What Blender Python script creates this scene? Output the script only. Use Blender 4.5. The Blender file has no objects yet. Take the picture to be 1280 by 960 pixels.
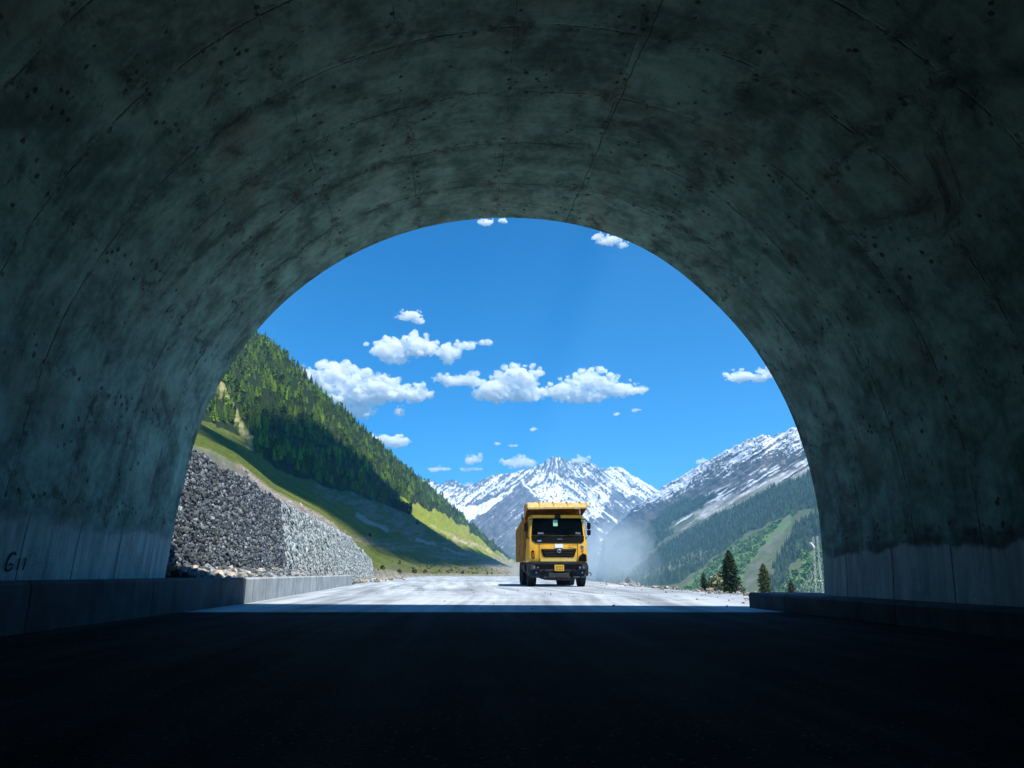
import bpy, bmesh, math, random
import numpy as np
from mathutils import Vector, Matrix
random.seed(7); RNG = np.random.default_rng(11)
PI = math.pi
S = bpy.context.scene
COL = S.collection

# ------------------------------------------------------------------ camera maths
F = 924.0; HC = 0.52; PITCH = math.atan(237.0/F)
CP, SP = math.cos(PITCH), math.sin(PITCH)
def ray(px, py):
    x = np.asarray(px, float)-640.0; y = 480.0-np.asarray(py, float)
    return x, F*CP-y*SP, F*SP+y*CP
def P(px, py, Y):                       # point seen at a pixel, Y metres ahead
    x, y, z = ray(px, py); k = Y/y
    return np.stack(np.broadcast_arrays(x*k, np.asarray(Y, float)*np.ones_like(k), HC+z*k), -1)
def G(px, py, z=0.0):                   # point of the ground seen at a pixel
    x, y, zz = ray(px, py); k = (z-HC)/zz
    return Vector((float(x*k), float(y*k), z))
def to_px(p):
    dx, dy, dz = p[..., 0], p[..., 1], p[..., 2]-HC
    fw = dy*CP+dz*SP; up = -dy*SP+dz*CP
    return 640+F*dx/fw, 480-F*up/fw

# ------------------------------------------------------------------ noise
_perm = np.random.default_rng(3).permutation(512); _perm = np.concatenate([_perm, _perm, _perm])
_ang = np.random.default_rng(5).uniform(0, 2*PI, 512); _gx, _gy = np.cos(_ang), np.sin(_ang)
def perlin(x, y):
    x = np.asarray(x, float); y = np.asarray(y, float)
    xi = np.floor(x).astype(int); yi = np.floor(y).astype(int); xf = x-xi; yf = y-yi
    u = xf**3*(xf*(xf*6-15)+10); v = yf**3*(yf*(yf*6-15)+10)
    def g(ix, iy, fx, fy):
        h = _perm[(_perm[ix & 511]+iy) & 511]
        return _gx[h]*fx+_gy[h]*fy
    a = g(xi, yi, xf, yf); b = g(xi+1, yi, xf-1, yf); c = g(xi, yi+1, xf, yf-1); d = g(xi+1, yi+1, xf-1, yf-1)
    return (a*(1-u)+b*u)*(1-v)+(c*(1-u)+d*u)*v
def fbm(x, y, o=5, gain=.5):
    s = 0; a = 1; n = 0
    for i in range(o):
        s = s+a*perlin(x*2**i+17.3*i, y*2**i-9.1*i); n += a; a *= gain
    return s/n*1.6
def ridged(x, y, o=5, gain=.5):
    s = 0; a = 1; n = 0
    for i in range(o):
        s = s+a*(1-2*np.abs(perlin(x*2**i+31.7*i, y*2**i+5.3*i))); n += a; a *= gain
    return s/n
def sstep(a, b, x):
    t = np.clip((x-a)/(b-a), 0, 1); return t*t*(3-2*t)
def inpoly(px, py, poly):
    c = np.zeros(np.shape(px), bool); n = len(poly)
    for i in range(n):
        x1, y1 = poly[i]; x2, y2 = poly[(i+1) % n]
        if y1 == y2: continue
        m = ((y1 > py) != (y2 > py)) & (px < (x2-x1)*(py-y1)/(y2-y1)+x1)
        c ^= m
    return c
def lineband(px, py, pts, w):           # 1 on a polyline, 0 at distance w
    d = np.full(np.shape(px), 1e9)
    for (x1, y1), (x2, y2) in zip(pts, pts[1:]):
        L = (x2-x1)**2+(y2-y1)**2; t = np.clip(((px-x1)*(x2-x1)+(py-y1)*(y2-y1))/L, 0, 1)
        d = np.minimum(d, np.hypot(px-x1-t*(x2-x1), py-y1-t*(y2-y1)))
    return np.clip(1-d/w, 0, 1)

# ------------------------------------------------------------------ object helpers
def link(o, parent=None):
    COL.objects.link(o)
    if parent is not None: o.parent = parent
    return o
def tag(o, label=None, cat=None, group=None, kind=None):
    if label: o['label'] = label
    if cat: o['category'] = cat
    if group: o['group'] = group
    if kind: o['kind'] = kind
    return o
def empty(name, loc=(0, 0, 0), rz=0.0):
    o = bpy.data.objects.new(name, None); o.location = loc; o.rotation_euler = (0, 0, rz)
    o.empty_display_size = .2
    return link(o)
def mesh_np(name, V, faces, mat, parent=None, col=None, uv=None, smooth=False):
    """faces: int array (n,k) or list of such arrays"""
    if not isinstance(faces, list): faces = [faces]
    V = np.asarray(V, np.float32); me = bpy.data.meshes.new(name)
    tot = np.concatenate([np.full(len(f), f.shape[1], np.int32) for f in faces])
    idx = np.concatenate([f.ravel() for f in faces]).astype(np.int32)
    st = np.concatenate([[0], np.cumsum(tot)[:-1]]).astype(np.int32)
    me.vertices.add(len(V)); me.vertices.foreach_set('co', V.ravel())
    me.loops.add(len(idx)); me.loops.foreach_set('vertex_index', idx)
    me.polygons.add(len(tot)); me.polygons.foreach_set('loop_start', st)
    try: me.polygons.foreach_set('loop_total', tot)
    except Exception: pass
    me.update(calc_edges=True)
    if col is not None:
        a = me.color_attributes.new('Col', 'FLOAT_COLOR', 'POINT')
        c = np.ones((len(V), 4), np.float32); c[:, :3] = col; a.data.foreach_set('color', c.ravel())
    if uv is not None:
        l = me.uv_layers.new(name='UVMap'); l.data.foreach_set('uv', np.asarray(uv, np.float32)[idx].ravel())
    me.polygons.foreach_set('use_smooth', np.full(len(tot), smooth))
    me.validate(); me.materials.append(mat)
    return link(bpy.data.objects.new(name, me), parent)
def grid_faces(nr, nc):
    i = np.arange(nr-1)[:, None]*nc+np.arange(nc-1)[None]
    return np.stack([i, i+1, i+nc+1, i+nc], -1).reshape(-1, 4)

class MB:
    def __init__(s): s.v = []; s.f = []
    def add(s, v, f):
        o = len(s.v); s.v += [tuple(p) for p in v]; s.f += [tuple(i+o for i in q) for q in f]; return s
    def box(s, x0, x1, y0, y1, z0, z1):
        return s.add([(x, y, z) for z in (z0, z1) for y in (y0, y1) for x in (x0, x1)],
                     [(0, 2, 3, 1), (4, 5, 7, 6), (0, 1, 5, 4), (2, 6, 7, 3), (0, 4, 6, 2), (1, 3, 7, 5)])
    def prism(s, pts, axis, a, b):
        n = len(pts)
        def pt(p, t): return (t, p[0], p[1]) if axis == 'x' else ((p[0], t, p[1]) if axis == 'y' else (p[0], p[1], t))
        return s.add([pt(p, a) for p in pts]+[pt(p, b) for p in pts],
                     [tuple(range(n))[::-1], tuple(range(n, 2*n))]+[(i, (i+1) % n, (i+1) % n+n, i+n) for i in range(n)])
    def lathe(s, prof, c, axis='x', n=28):      # prof: (radius, offset along the axis), closed ring
        m = len(prof); vs = []
        for k in range(n):
            a = 2*PI*k/n
            for r, t in prof:
                q = (t, r*math.cos(a), r*math.sin(a))
                if axis == 'y': q = (r*math.cos(a), t, r*math.sin(a))
                if axis == 'z': q = (r*math.cos(a), r*math.sin(a), t)
                vs.append((c[0]+q[0], c[1]+q[1], c[2]+q[2]))
        fs = [(k*m+i, k*m+(i+1) % m, ((k+1) % n)*m+(i+1) % m, ((k+1) % n)*m+i) for k in range(n) for i in range(m)]
        return s.add(vs, fs)
    def cyl(s, c, r, a, b, axis='x', n=20): return s.lathe([(1e-3, a), (r, a), (r, b), (1e-3, b)], c, axis, n)
    def tube(s, pts, r, n=6):
        pts = [Vector(p) for p in pts]; vs = []; fs = []
        rs = r if isinstance(r, (list, tuple)) else [r]*len(pts)
        for i, p in enumerate(pts):
            t = (pts[min(i+1, len(pts)-1)]-pts[max(i-1, 0)]).normalized()
            u = t.cross(Vector((0, 0, 1)) if abs(t.z) < .9 else Vector((1, 0, 0))).normalized(); w = t.cross(u)
            for k in range(n):
                a = 2*PI*k/n; vs.append(p+float(rs[i])*(math.cos(a)*u+math.sin(a)*w))
        for i in range(len(pts)-1):
            for k in range(n): fs.append((i*n+k, i*n+(k+1) % n, (i+1)*n+(k+1) % n, (i+1)*n+k))
        fs += [tuple(range(n))[::-1], tuple(range((len(pts)-1)*n, len(pts)*n))]
        return s.add(vs, fs)
    def warp(s, fn): s.v = [tuple(fn(*p)) for p in s.v]; return s
    def build(s, name, mat, parent=None, bevel=0.0, smooth=False):
        me = bpy.data.meshes.new(name); me.from_pydata(s.v, [], s.f); me.validate()
        bm = bmesh.new(); bm.from_mesh(me); bmesh.ops.recalc_face_normals(bm, faces=bm.faces)
        bm.to_mesh(me); bm.free(); me.materials.append(mat)
        if smooth:
            for p in me.polygons: p.use_smooth = True
        o = link(bpy.data.objects.new(name, me), parent)
        if bevel:
            m = o.modifiers.new('bevel', 'BEVEL'); m.width = bevel; m.segments = 2; m.limit_method = 'ANGLE'
        return o

# ------------------------------------------------------------------ node helpers
class NT:
    def __init__(s, name):
        s.m = bpy.data.materials.new(name); s.m.use_nodes = True; s.t = s.m.node_tree; s.t.nodes.clear()
        s.out = s.t.nodes.new('ShaderNodeOutputMaterial')
    def n(s, typ, ins=None, **pr):
        nd = s.t.nodes.new('ShaderNode'+typ)
        for k, v in pr.items(): setattr(nd, k, v)
        for k, v in (ins or {}).items():
            sk = nd.inputs[k]
            if isinstance(v, bpy.types.NodeSocket): s.t.links.new(v, sk)
            else:
                if hasattr(sk.default_value, '__len__') and len(sk.default_value) == 4 and len(v) == 3: v = (*v, 1)
                sk.default_value = v
        return nd
    def math(s, op, a, b=0.0, c=0.0, clamp=False):
        return s.n('Math', {0: a, 1: b, 2: c}, operation=op, use_clamp=clamp).outputs[0]
    def noise(s, vec, scale, detail=4, rough=.55, dist=0.0):
        return s.n('TexNoise', {'Vector': vec, 'Scale': scale, 'Detail': detail, 'Roughness': rough, 'Distortion': dist}).outputs['Fac']
    def ramp(s, x, a, b, c0=0.0, c1=1.0):
        return s.n('MapRange', {'Value': x, 'From Min': a, 'From Max': b, 'To Min': c0, 'To Max': c1}, interpolation_type='SMOOTHSTEP').outputs['Result']
    def mix(s, f, a, b, blend='MIX'):
        nd = s.n('Mix', data_type='RGBA', blend_type=blend)
        for k, v in ((0, f), (6, a), (7, b)):
            sk = nd.inputs[k]
            if isinstance(v, bpy.types.NodeSocket): s.t.links.new(v, sk)
            else: sk.default_value = (*v, 1) if hasattr(v, '__len__') and len(v) == 3 else v
        return nd.outputs[2]
    def xyz(s, vec): return s.n('SeparateXYZ', {0: vec}).outputs
    def comb(s, x, y, z=0.0): return s.n('CombineXYZ', {0: x, 1: y, 2: z}).outputs[0]
    def scale(s, vec, k): return s.n('VectorMath', {0: vec, 1: k}, operation='MULTIPLY').outputs[0]
    def finish(s, col, rough=.8, bump=None, bstr=.3, bdist=.02, metal=0.0, spec=.5, **ex):
        b = s.n('BsdfPrincipled', {'Base Color': col, 'Roughness': rough, 'Metallic': metal, 'Specular IOR Level': spec})
        for k, v in ex.items():
            sk = b.inputs[k.replace('_', ' ')]
            if isinstance(v, bpy.types.NodeSocket): s.t.links.new(v, sk)
            else: sk.default_value = v
        if bump is not None:
            bn = s.n('Bump', {'Height': bump, 'Strength': bstr, 'Distance': bdist})
            s.t.links.new(bn.outputs[0], b.inputs['Normal'])
        s.t.links.new(b.outputs[0], s.out.inputs['Surface']); return s.m
def opos(t): return t.n('TexCoord').outputs['Object']

def m_plain(name, c, rough=.5, metal=0.0, var=.12, scale=6.0, spec=.5, dust=None, **ex):
    t = NT(name); o = opos(t); n = t.noise(o, scale, 5)
    col = t.mix(t.ramp(n, .3, .7), tuple(x*(1-var) for x in c), tuple(min(1, x*(1+var)) for x in c))
    if dust:
        n2 = t.noise(o, 2.3, 6, .65); z = t.xyz(o)[2]
        f = t.math('MULTIPLY', t.ramp(n2, .38, .72), dust[1])
        col = t.mix(f, col, dust[0])
    return t.finish(col, rough, n, .06, .01, metal, spec, **ex)
def m_attr(name, rough=.9, nscale=3.0, var=.25, bstr=.4, bdist=.05, spec=.2, **ex):
    t = NT(name); o = opos(t)
    c = t.n('VertexColor', layer_name='Col').outputs[0]
    n = t.noise(o, nscale, 5, .6)
    k = t.ramp(n, .25, .75, 1-var, 1+var)
    col = t.n('VectorMath', {0: c, 3: k}, operation='SCALE').outputs[0]
    return t.finish(col, rough, n, bstr, bdist, 0, spec, **ex)

# ------------------------------------------------------------------ render, sky, sun
S.render.engine = 'CYCLES'
cy = S.cycles
cy.max_bounces = 22; cy.diffuse_bounces = 5; cy.glossy_bounces = 3; cy.transmission_bounces = 4; cy.volume_bounces = 20
cy.transparent_max_bounces = 8; cy.use_denoising = True; cy.sample_clamp_indirect = 6.0
try: cy.denoiser = 'OPENIMAGEDENOISE'; cy.denoising_prefilter = 'ACCURATE'
except Exception: pass
cy.caustics_reflective = False; cy.caustics_refractive = False
S.view_settings.view_transform = 'Standard'; S.view_settings.look = 'None'; S.view_settings.gamma = 1.0
S.view_settings.exposure = .78; S.view_settings.use_curve_mapping = False
SUN = Vector((.36, -.36, 1.0)).normalized()
w = bpy.data.worlds.new('World'); S.world = w; w.use_nodes = True
nt = w.node_tree; bg = nt.nodes['Background']
sky = nt.nodes.new('ShaderNodeTexSky'); sky.sky_type = 'NISHITA'; sky.sun_disc = False
sky.sun_elevation = math.asin(SUN.z); sky.sun_rotation = math.atan2(SUN.x, SUN.y)
sky.altitude = 2700; sky.air_density = 1.0; sky.dust_density = 0.2; sky.ozone_density = 3.0
tint = nt.nodes.new('ShaderNodeMix'); tint.data_type = 'RGBA'; tint.blend_type = 'MULTIPLY'; tint.inputs[0].default_value = 1
tint.inputs[7].default_value = (.03, .83, 1.28, 1)
nt.links.new(sky.outputs[0], tint.inputs[6]); nt.links.new(tint.outputs[2], bg.inputs[0])
bg.inputs[1].default_value = .090
sl = bpy.data.lights.new('sun', 'SUN'); sl.energy = 4.2; sl.angle = math.radians(.5); sl.color = (1, .95, .86)
so = link(bpy.data.objects.new('sun', sl)); so.rotation_euler = SUN.to_track_quat('Z', 'Y').to_euler(); so.location = (0, 0, 60)
cd = bpy.data.cameras.new('camera'); cd.sensor_width = 36; cd.lens = F/1280*36; cd.clip_start = .05; cd.clip_end = 60000
cam = link(bpy.data.objects.new('camera', cd)); cam.location = (0, 0, HC); cam.rotation_euler = (PI/2+PITCH, 0, 0)
S.camera = cam

# ------------------------------------------------------------------ tunnel
AX = Vector((-.063, 1, 0))
MY, MK = 10.9, -.11
def on_mouth(px, py, off=MY, k=MK):
    x, y, z = ray(px, py); t = off/(y-k*x)
    return np.array([x*t, y*t, HC+z*t])
ARCH = [(204, 735), (207, 718), (212, 690), (220, 648), (231, 598), (244, 550), (262, 503), (288, 457), (321, 413), (360, 373), (412, 334), (470, 304),
        (530, 284), (590, 274), (635, 272), (690, 275.5), (745, 287), (800, 308), (850, 340), (900, 385), (940, 431), (968, 475), (988, 515), (1003, 556), (1015, 598),
        (1023, 640), (1028, 690), (1030, 720), (1030.5, 745), (1031, 765)]
cp = np.array([on_mouth(*a) for a in ARCH])
def catmull(p, n):
    p = np.vstack([2*p[0]-p[1], p, 2*p[-1]-p[-2]]); out = []
    for i in range(1, len(p)-2):
        for t in np.linspace(0, 1, n, endpoint=False):
            out.append(.5*((2*p[i])+(-p[i-1]+p[i+1])*t+(2*p[i-1]-5*p[i]+4*p[i+1]-p[i+2])*t*t+(-p[i-1]+3*p[i]-3*p[i+1]+p[i+2])*t**3))
    out.append(p[-2]); return np.array(out)
arc = catmull(cp, 7)
for _ in range(6): arc[1:-1] = .25*arc[:-2]+.5*arc[1:-1]+.25*arc[2:]
arc[0, 2] = arc[-1, 2] = -.05
seg = np.concatenate([[0], np.cumsum(np.linalg.norm(np.diff(arc, axis=0), axis=1))])
crown = seg[np.argmax(arc[:, 2])]
U = seg-crown
BACK = -50.0
sv = np.concatenate([np.linspace(0, -14, 90), np.linspace(-14, BACK, 40)[1:]])
V = arc[None]+sv[:, None, None]*np.array(AX)[None, None]
cen = np.array([0, 0, 1.5])
na = len(arc)
rough = .018*fbm(np.tile(U, (len(sv), 1))*.9, np.tile(sv[:, None], (1, na))*.9, 4)
V[..., 2] += rough*.7*(np.arange(len(sv)) > 0)[:, None]
uv = np.stack([np.tile(U, (len(sv), 1)), np.tile(sv[:, None], (1, na))], -1).reshape(-1, 2)

def m_lining():
    t = NT('tunnel concrete'); uvn = t.n('UVMap', uv_map='UVMap').outputs[0]
    u, v, _ = t.xyz(uvn); pos = t.n('NewGeometry').outputs['Position']; z = t.xyz(pos)[2]
    wob = t.math('MULTIPLY', t.math('SUBTRACT', t.noise(uvn, .9, 4, .5), .5), .10)
    def joint(c, per, off):
        q = t.math('FRACT', t.math('ADD', t.math('DIVIDE', t.math('ADD', c, wob), per), off))
        return t.math('MULTIPLY', t.math('ABSOLUTE', t.math('SUBTRACT', q, .5)), per)   # metres to nearest joint
    dr = joint(v, 1.08, .5); dl = joint(u, 1.28, .38)
    big = t.noise(uvn, .45, 3, .5); mid = t.noise(uvn, 1.7, 6, .62, .4); fine = t.noise(uvn, 9, 5, .7); grain = t.noise(uvn, 55, 3, .7)
    sr = t.noise(t.comb(t.math('MULTIPLY', u, .5), t.math('MULTIPLY', v, 7.0)), 1.0, 5, .65)       # wipes along the arch
    # plate tones
    cell = t.comb(t.math('FLOOR', t.math('ADD', t.math('DIVIDE', t.math('ADD', u, wob), 1.28), .88)), t.math('FLOOR', t.math('DIVIDE', t.math('ADD', v, wob), 1.08)))
    wn = t.n('TexWhiteNoise', {0: cell}, noise_dimensions='2D').outputs['Value']
    tone = t.math('ADD', t.math('MULTIPLY', wn, .07), t.math('ADD', t.math('MULTIPLY', mid, .72), t.math('ADD', t.math('MULTIPLY', sr, .22), t.math('MULTIPLY', fine, .32))))
    col = t.mix(t.ramp(tone, .46, .90), (.05, .12, .10), (.33, .56, .47))
    col = t.mix(t.math('MULTIPLY', t.ramp(t.noise(uvn, .8, 4, .6), .52, .7), .5), col, (.20, .22, .15))       # greenish film
    # joints with broken dark seams
    gate = t.ramp(t.noise(uvn, 2.2, 5, .75), .42, .57)
    seam = t.math('MAXIMUM', t.ramp(dr, .004, .016, .9, 0), t.math('MULTIPLY', t.ramp(dl, .003, .011, .6, 0), t.ramp(t.math('ABSOLUTE', u), 2.2, 3.2, 1, .25)))
    seam = t.math('MULTIPLY', seam, gate)
    smear = t.math('MULTIPLY', t.math('MAXIMUM', t.ramp(dr, .02, .20, 1, 0), t.ramp(dl, .02, .16, 1, 0)), t.ramp(t.noise(uvn, 3.1, 8, .75, .6), .50, .62))
    # pock marks: rows of holes along joints, scattered ones elsewhere
    vo = t.n('TexVoronoi', {'Vector': t.scale(uvn, (1, 1, 1)), 'Scale': 7.5, 'Randomness': 1.0}).outputs
    pk = t.ramp(t.math('ADD', vo['Distance'], t.math('MULTIPLY', t.noise(uvn, 22, 3, .7), .5)), .40, .50, 1, 0)
    nearj = t.math('MAXIMUM', t.ramp(dl, .05, .15, 1, 0), t.ramp(dr, .03, .09, .8, 0))
    pg = t.math('MAXIMUM', t.math('MULTIPLY', nearj, t.ramp(t.noise(uvn, 1.4, 3), .30, .42)), t.ramp(t.noise(t.scale(uvn, (1, 1, 1)), 1.1, 5, .7), .50, .60))
    pock = t.math('MULTIPLY', pk, pg)
    blot = t.math('MULTIPLY', t.ramp(t.noise(uvn, .85, 9, .74, .9), .57, .68), .8)
    # the crack that runs along the crown, right of it
    cl = t.math('ADD', 1.27, t.math('ADD', t.math('MULTIPLY', v, -.065), t.math('MULTIPLY', t.math('SUBTRACT', t.noise(t.comb(v, 0.0), 2.2, 4), .5), .12)))
    crack = t.ramp(t.math('ABSOLUTE', t.math('SUBTRACT', u, cl)), .003, .010, 1, 0)
    dark = t.math('MAXIMUM', t.math('MAXIMUM', seam, pock), t.math('MAXIMUM', t.math('MULTIPLY', smear, .75), t.math('MAXIMUM', blot, t.math('MULTIPLY', crack, .9))))
    col = t.mix(t.math('MULTIPLY', dark, .88), col, (.018, .022, .022))
    # lower pour: paler, streaked, with a wavy dark line on top
    wav = t.math('MULTIPLY', t.math('SUBTRACT', t.noise(t.comb(v, u, 0.0), 1.1, 5, .6), .5), .42)
    top = t.math('ADD', t.math('ADD', .80, t.math('MULTIPLY', t.ramp(u, -1, 1, 1, 0), .26)), wav)
    rel = t.math('SUBTRACT', z, top)
    st = t.noise(t.comb(t.math('MULTIPLY', z, .9), t.math('MULTIPLY', v, 7)), 1.0, 5, .65)
    lowc = t.mix(t.ramp(st, .3, .7), (.24, .30, .29), (.48, .54, .52))
    jv = joint(v, 1.06, .1)
    lowc = t.mix(t.math('MULTIPLY', t.ramp(jv, .006, .02, 1, 0), .8), lowc, (.03, .04, .04))
    lowc = t.mix(t.math('MULTIPLY', t.ramp(mid, .5, .75), .55), lowc, (.12, .14, .15))
    col = t.mix(t.ramp(t.math('MULTIPLY', rel, t.ramp(u, -1, 1, .16, 1)), -.02, .02, 1, 0), col, lowc)
    edge = t.math('MULTIPLY', t.math('MULTIPLY', t.ramp(rel, -.05, .0, 0, 1), t.ramp(rel, .06, .20, 1, 0)), t.ramp(t.noise(uvn, 2.4, 4), .35, .55))
    col = t.mix(t.math('MULTIPLY', edge, t.ramp(u, -1, 1, .3, .75)), col, (.03, .036, .04))
    h = t.math('SUBTRACT', t.math('ADD', t.math('MULTIPLY', mid, .8), t.math('ADD', t.math('MULTIPLY', fine, .35), t.math('MULTIPLY', grain, .10))), t.math('MULTIPLY', dark, .7))
    return t.finish(col, .82, h, .55, .03, 0, .3)
M_lin = m_lining()
def m_conc(name, dk, lt, per=1.3):
    t = NT(name); o = opos(t); x, y, z = t.xyz(o)
    n = t.noise(o, 1.5, 6, .65); n2 = t.noise(t.comb(t.math('MULTIPLY', x, 3), t.math('MULTIPLY', y, 3), t.math('MULTIPLY', z, .7)), 1.2, 5, .6); f = t.noise(o, 18, 4, .7)
    col = t.mix(t.ramp(t.math('ADD', t.math('MULTIPLY', n, .6), t.math('MULTIPLY', n2, .45)), .36, .70), dk, lt)
    q = t.math('MULTIPLY', t.math('ABSOLUTE', t.math('SUBTRACT', t.math('FRACT', t.math('DIVIDE', y, per)), .5)), per)
    j = t.math('MULTIPLY', t.ramp(q, .008, .03, 1, 0), .75)
    col = t.mix(j, col, tuple(.25*c for c in dk))
    return t.finish(col, .85, t.math('SUBTRACT', t.math('ADD', n, t.math('MULTIPLY', f, .4)), j), .5, .02, 0, .3)
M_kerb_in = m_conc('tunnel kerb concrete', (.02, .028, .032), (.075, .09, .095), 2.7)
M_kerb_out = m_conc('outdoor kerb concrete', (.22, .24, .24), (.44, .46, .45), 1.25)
M_portal = m_conc('portal concrete', (.2, .2, .19), (.4, .4, .38), 2.4)

tunnel = empty('tunnel', (0, MY, 0)); tag(tunnel, 'stained grey concrete arched tunnel the road comes out of', 'tunnel')
off = np.array([0, MY, 0])
mesh_np('lining', V.reshape(-1, 3)-off, grid_faces(len(sv), na), M_lin, tunnel, uv=uv, smooth=True)
# outer hull: portal face with a straight top, roof, flanks, unseen far end capped to keep daylight out
HT = 6.75; XL, XR = -6.9, 6.3
ctr = np.array([arc[:, 0].mean(), 1.6])
outer = []
for p in arc:
    d = np.array([p[0]-ctr[0], p[2]-ctr[1]]); ks = []
    if d[0] > 1e-6: ks.append((XR-ctr[0])/d[0])
    if d[0] < -1e-6: ks.append((XL-ctr[0])/d[0])
    if d[1] > 1e-6: ks.append((HT-ctr[1])/d[1])
    if d[1] < -1e-6: ks.append((-.3-ctr[1])/d[1])
    k = min(ks); x = ctr[0]+d[0]*k; outer.append((x, MY+MK*x, ctr[1]+d[1]*k))
outer = np.array(outer); axn = np.array(AX)
hull = np.vstack([arc, outer, outer+axn*BACK*1.02, (arc+axn*BACK*1.02).mean(0, keepdims=True)])
i = np.arange(na-1)
f4 = [np.stack([i, i+1, i+1+na, i+na], -1), np.stack([i+na, i+1+na, i+1+2*na, i+2*na], -1)]
f3 = np.stack([i+2*na, i+1+2*na, np.full(na-1, 3*na)], -1)
# arc row of the face sits on the lining's own rim
mesh_np('portal', hull-off, f4+[f3], M_portal, tunnel)
# graffiti on the left wall
M_paint = m_plain('maroon paint', (.10, .045, .075), .8, 0, .4, 14)
gi = int(np.argmin(np.abs(arc[:40, 2]-.78))); 
def wall_hit(px, py):
    best = None
    for s_ in np.linspace(0, -8, 400):
        q = arc[:60]+s_*axn; a, b = to_px(q); d = np.hypot(a-px, b-py); k = int(np.argmin(d))
        if best is None or d[k] < best[0]: best = (d[k], q[k], k)
    return best[1], best[2]
gp, gk = wall_hit(3, 711)
wallv = (arc[gk+1]-arc[gk]); wallv = Vector(wallv/np.linalg.norm(wallv)*np.sign(wallv[2]))
inn = Vector(AX).cross(wallv).normalized(); inn = inn if inn.x > 0 else -inn
def stroke(pts): return [Vector(gp)+Vector(AX)*.15*x+wallv*.115*y+inn*.012 for x, y in pts]
for pts_, r_ in (([(.95, 1.35), (.72, 1.52), (.45, 1.35), (.22, .95), (.12, .5), (.2, .12), (.5, -.05), (.82, .15), (.92, .5), (.55, .55)], .009),
                 ([(1.45, 0.05), (1.5, .55), (1.46, 1.05)], .007), ([(2.1, 0.05), (2.2, .5), (2.12, 1.1)], .007)):
    MB().tube(stroke(pts_), r_, 5).warp(lambda x, y, z: (x, y-MY, z)).build('graffiti', M_paint, tunnel)

# ------------------------------------------------------------------ kerbs
KL0 = G(305, 755); KR0 = G(937, 760)
def ledge(name, p0, side, h, width, y_len, mat, d=AX, extra=None):
    n = 40; d = Vector(d).normalized(); r = Vector((d.y, -d.x, 0))*side
    prof = [(0, -.3), (.0, h-.03), (.03, h), (width, h), (width, -.3)]
    vs = []; m = MB()
    ts = np.linspace(0, y_len, n)
    for t in ts:
        jit = .012*float(fbm(np.array([t*.8]), np.array([side*3.0]), 3)[0])
        for a, z in prof: vs.append(p0*0+d*t+r*(a+jit)+Vector((0, 0, z+jit*.5)))
    k = len(prof); fs = [(i*k+j, i*k+(j+1) % k, (i+1)*k+(j+1) % k, (i+1)*k+j) for i in range(n-1) for j in range(k)]
    fs += [tuple(range(k)), tuple(range((n-1)*k, n*k))[::-1]]
    m.add(vs, fs); o = m.build(name, mat); o.location = p0
    return o
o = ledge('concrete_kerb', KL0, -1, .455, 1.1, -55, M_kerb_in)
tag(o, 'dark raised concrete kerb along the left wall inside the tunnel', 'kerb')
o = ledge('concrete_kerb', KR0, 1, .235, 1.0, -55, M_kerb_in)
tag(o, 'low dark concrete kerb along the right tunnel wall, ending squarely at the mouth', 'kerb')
KE = G(440, 731.5); ED = (KE-KL0).normalized(); EL = (KE-KL0).length; EN = Vector((-ED.y, ED.x, 0))   # EN points left, away from the road
o = ledge('concrete_kerb', KL0+ED*.012, -1, .45, .30, EL, M_kerb_out, ED)
tag(o, 'pale sunlit concrete kerb outside, below the stone retaining walls', 'kerb')

# ------------------------------------------------------------------ stones and gabion walls
ICO_V = None
def ico(sub=1):
    bm = bmesh.new(); bmesh.ops.create_icosphere(bm, subdivisions=sub, radius=1)
    v = np.array([p.co[:] for p in bm.verts]); f = np.array([[q.index for q in p.verts] for p in bm.faces]); bm.free(); return v, f
ICO = {1: ico(1), 2: ico(2)}
def stone_variants(n, sub, seed):
    r = np.random.default_rng(seed); out = []
    v, f = ICO[sub]
    for k in range(n):
        q = v*np.array(r.uniform(.65, 1.25, 3))
        for _ in range(5):                                          # chop facets
            d = r.normal(size=3); d /= np.linalg.norm(d); lim = r.uniform(.45, .75)
            s = q@d; q = q-np.clip(s-lim, 0, None)[:, None]*d
        q += r.normal(0, .05, q.shape); out.append(q)
    return out, f
def rand_rot(n, rng):
    q = rng.normal(size=(n, 4)); q /= np.linalg.norm(q, axis=1, keepdims=True); a, b, c, d = q.T
    return np.stack([1-2*(c*c+d*d), 2*(b*c-a*d), 2*(b*d+a*c), 2*(b*c+a*d), 1-2*(b*b+d*d), 2*(c*d-a*b), 2*(b*d-a*c), 2*(c*d+a*b), 1-2*(b*b+c*c)], -1).reshape(n, 3, 3)
def scatter(pos, size, cols, variants, f, rng, rot=None):
    n = len(pos); R = rand_rot(n, rng) if rot is None else rot
    ch = rng.integers(0, len(variants), n); VV = np.array(variants)[ch]
    q = np.einsum('nij,nkj->nki', R, VV*size[:, None, None])+pos[:, None]
    nv = q.shape[1]; ff = f[None]+(np.arange(n)*nv)[:, None, None]
    return q.reshape(-1, 3), ff.reshape(-1, f.shape[1]), np.repeat(cols, nv, 0)
M_stone = m_attr('broken grey stone', .85, 9.0, .35, .5, .02, .3)
M_stone_far = m_attr('packed pale stone', .85, 14.0, .3, .5, .02, .3)
OFF1, LEAN, WH = 1.15, .55, 2.95
def wall_pt(t, h, out=0.0):             # t metres along the kerb line, h height 0..1
    p = KL0+ED*t+EN*(OFF1+LEAN*h-out); return Vector((p.x, p.y, WH*h))
def t_at(px):                           # where the wall's foot meets a pixel column
    k = (px-640)/954.0; a = KL0+EN*OFF1
    return (k*a.y-a.x)/(ED.x-k*ED.y)
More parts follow.
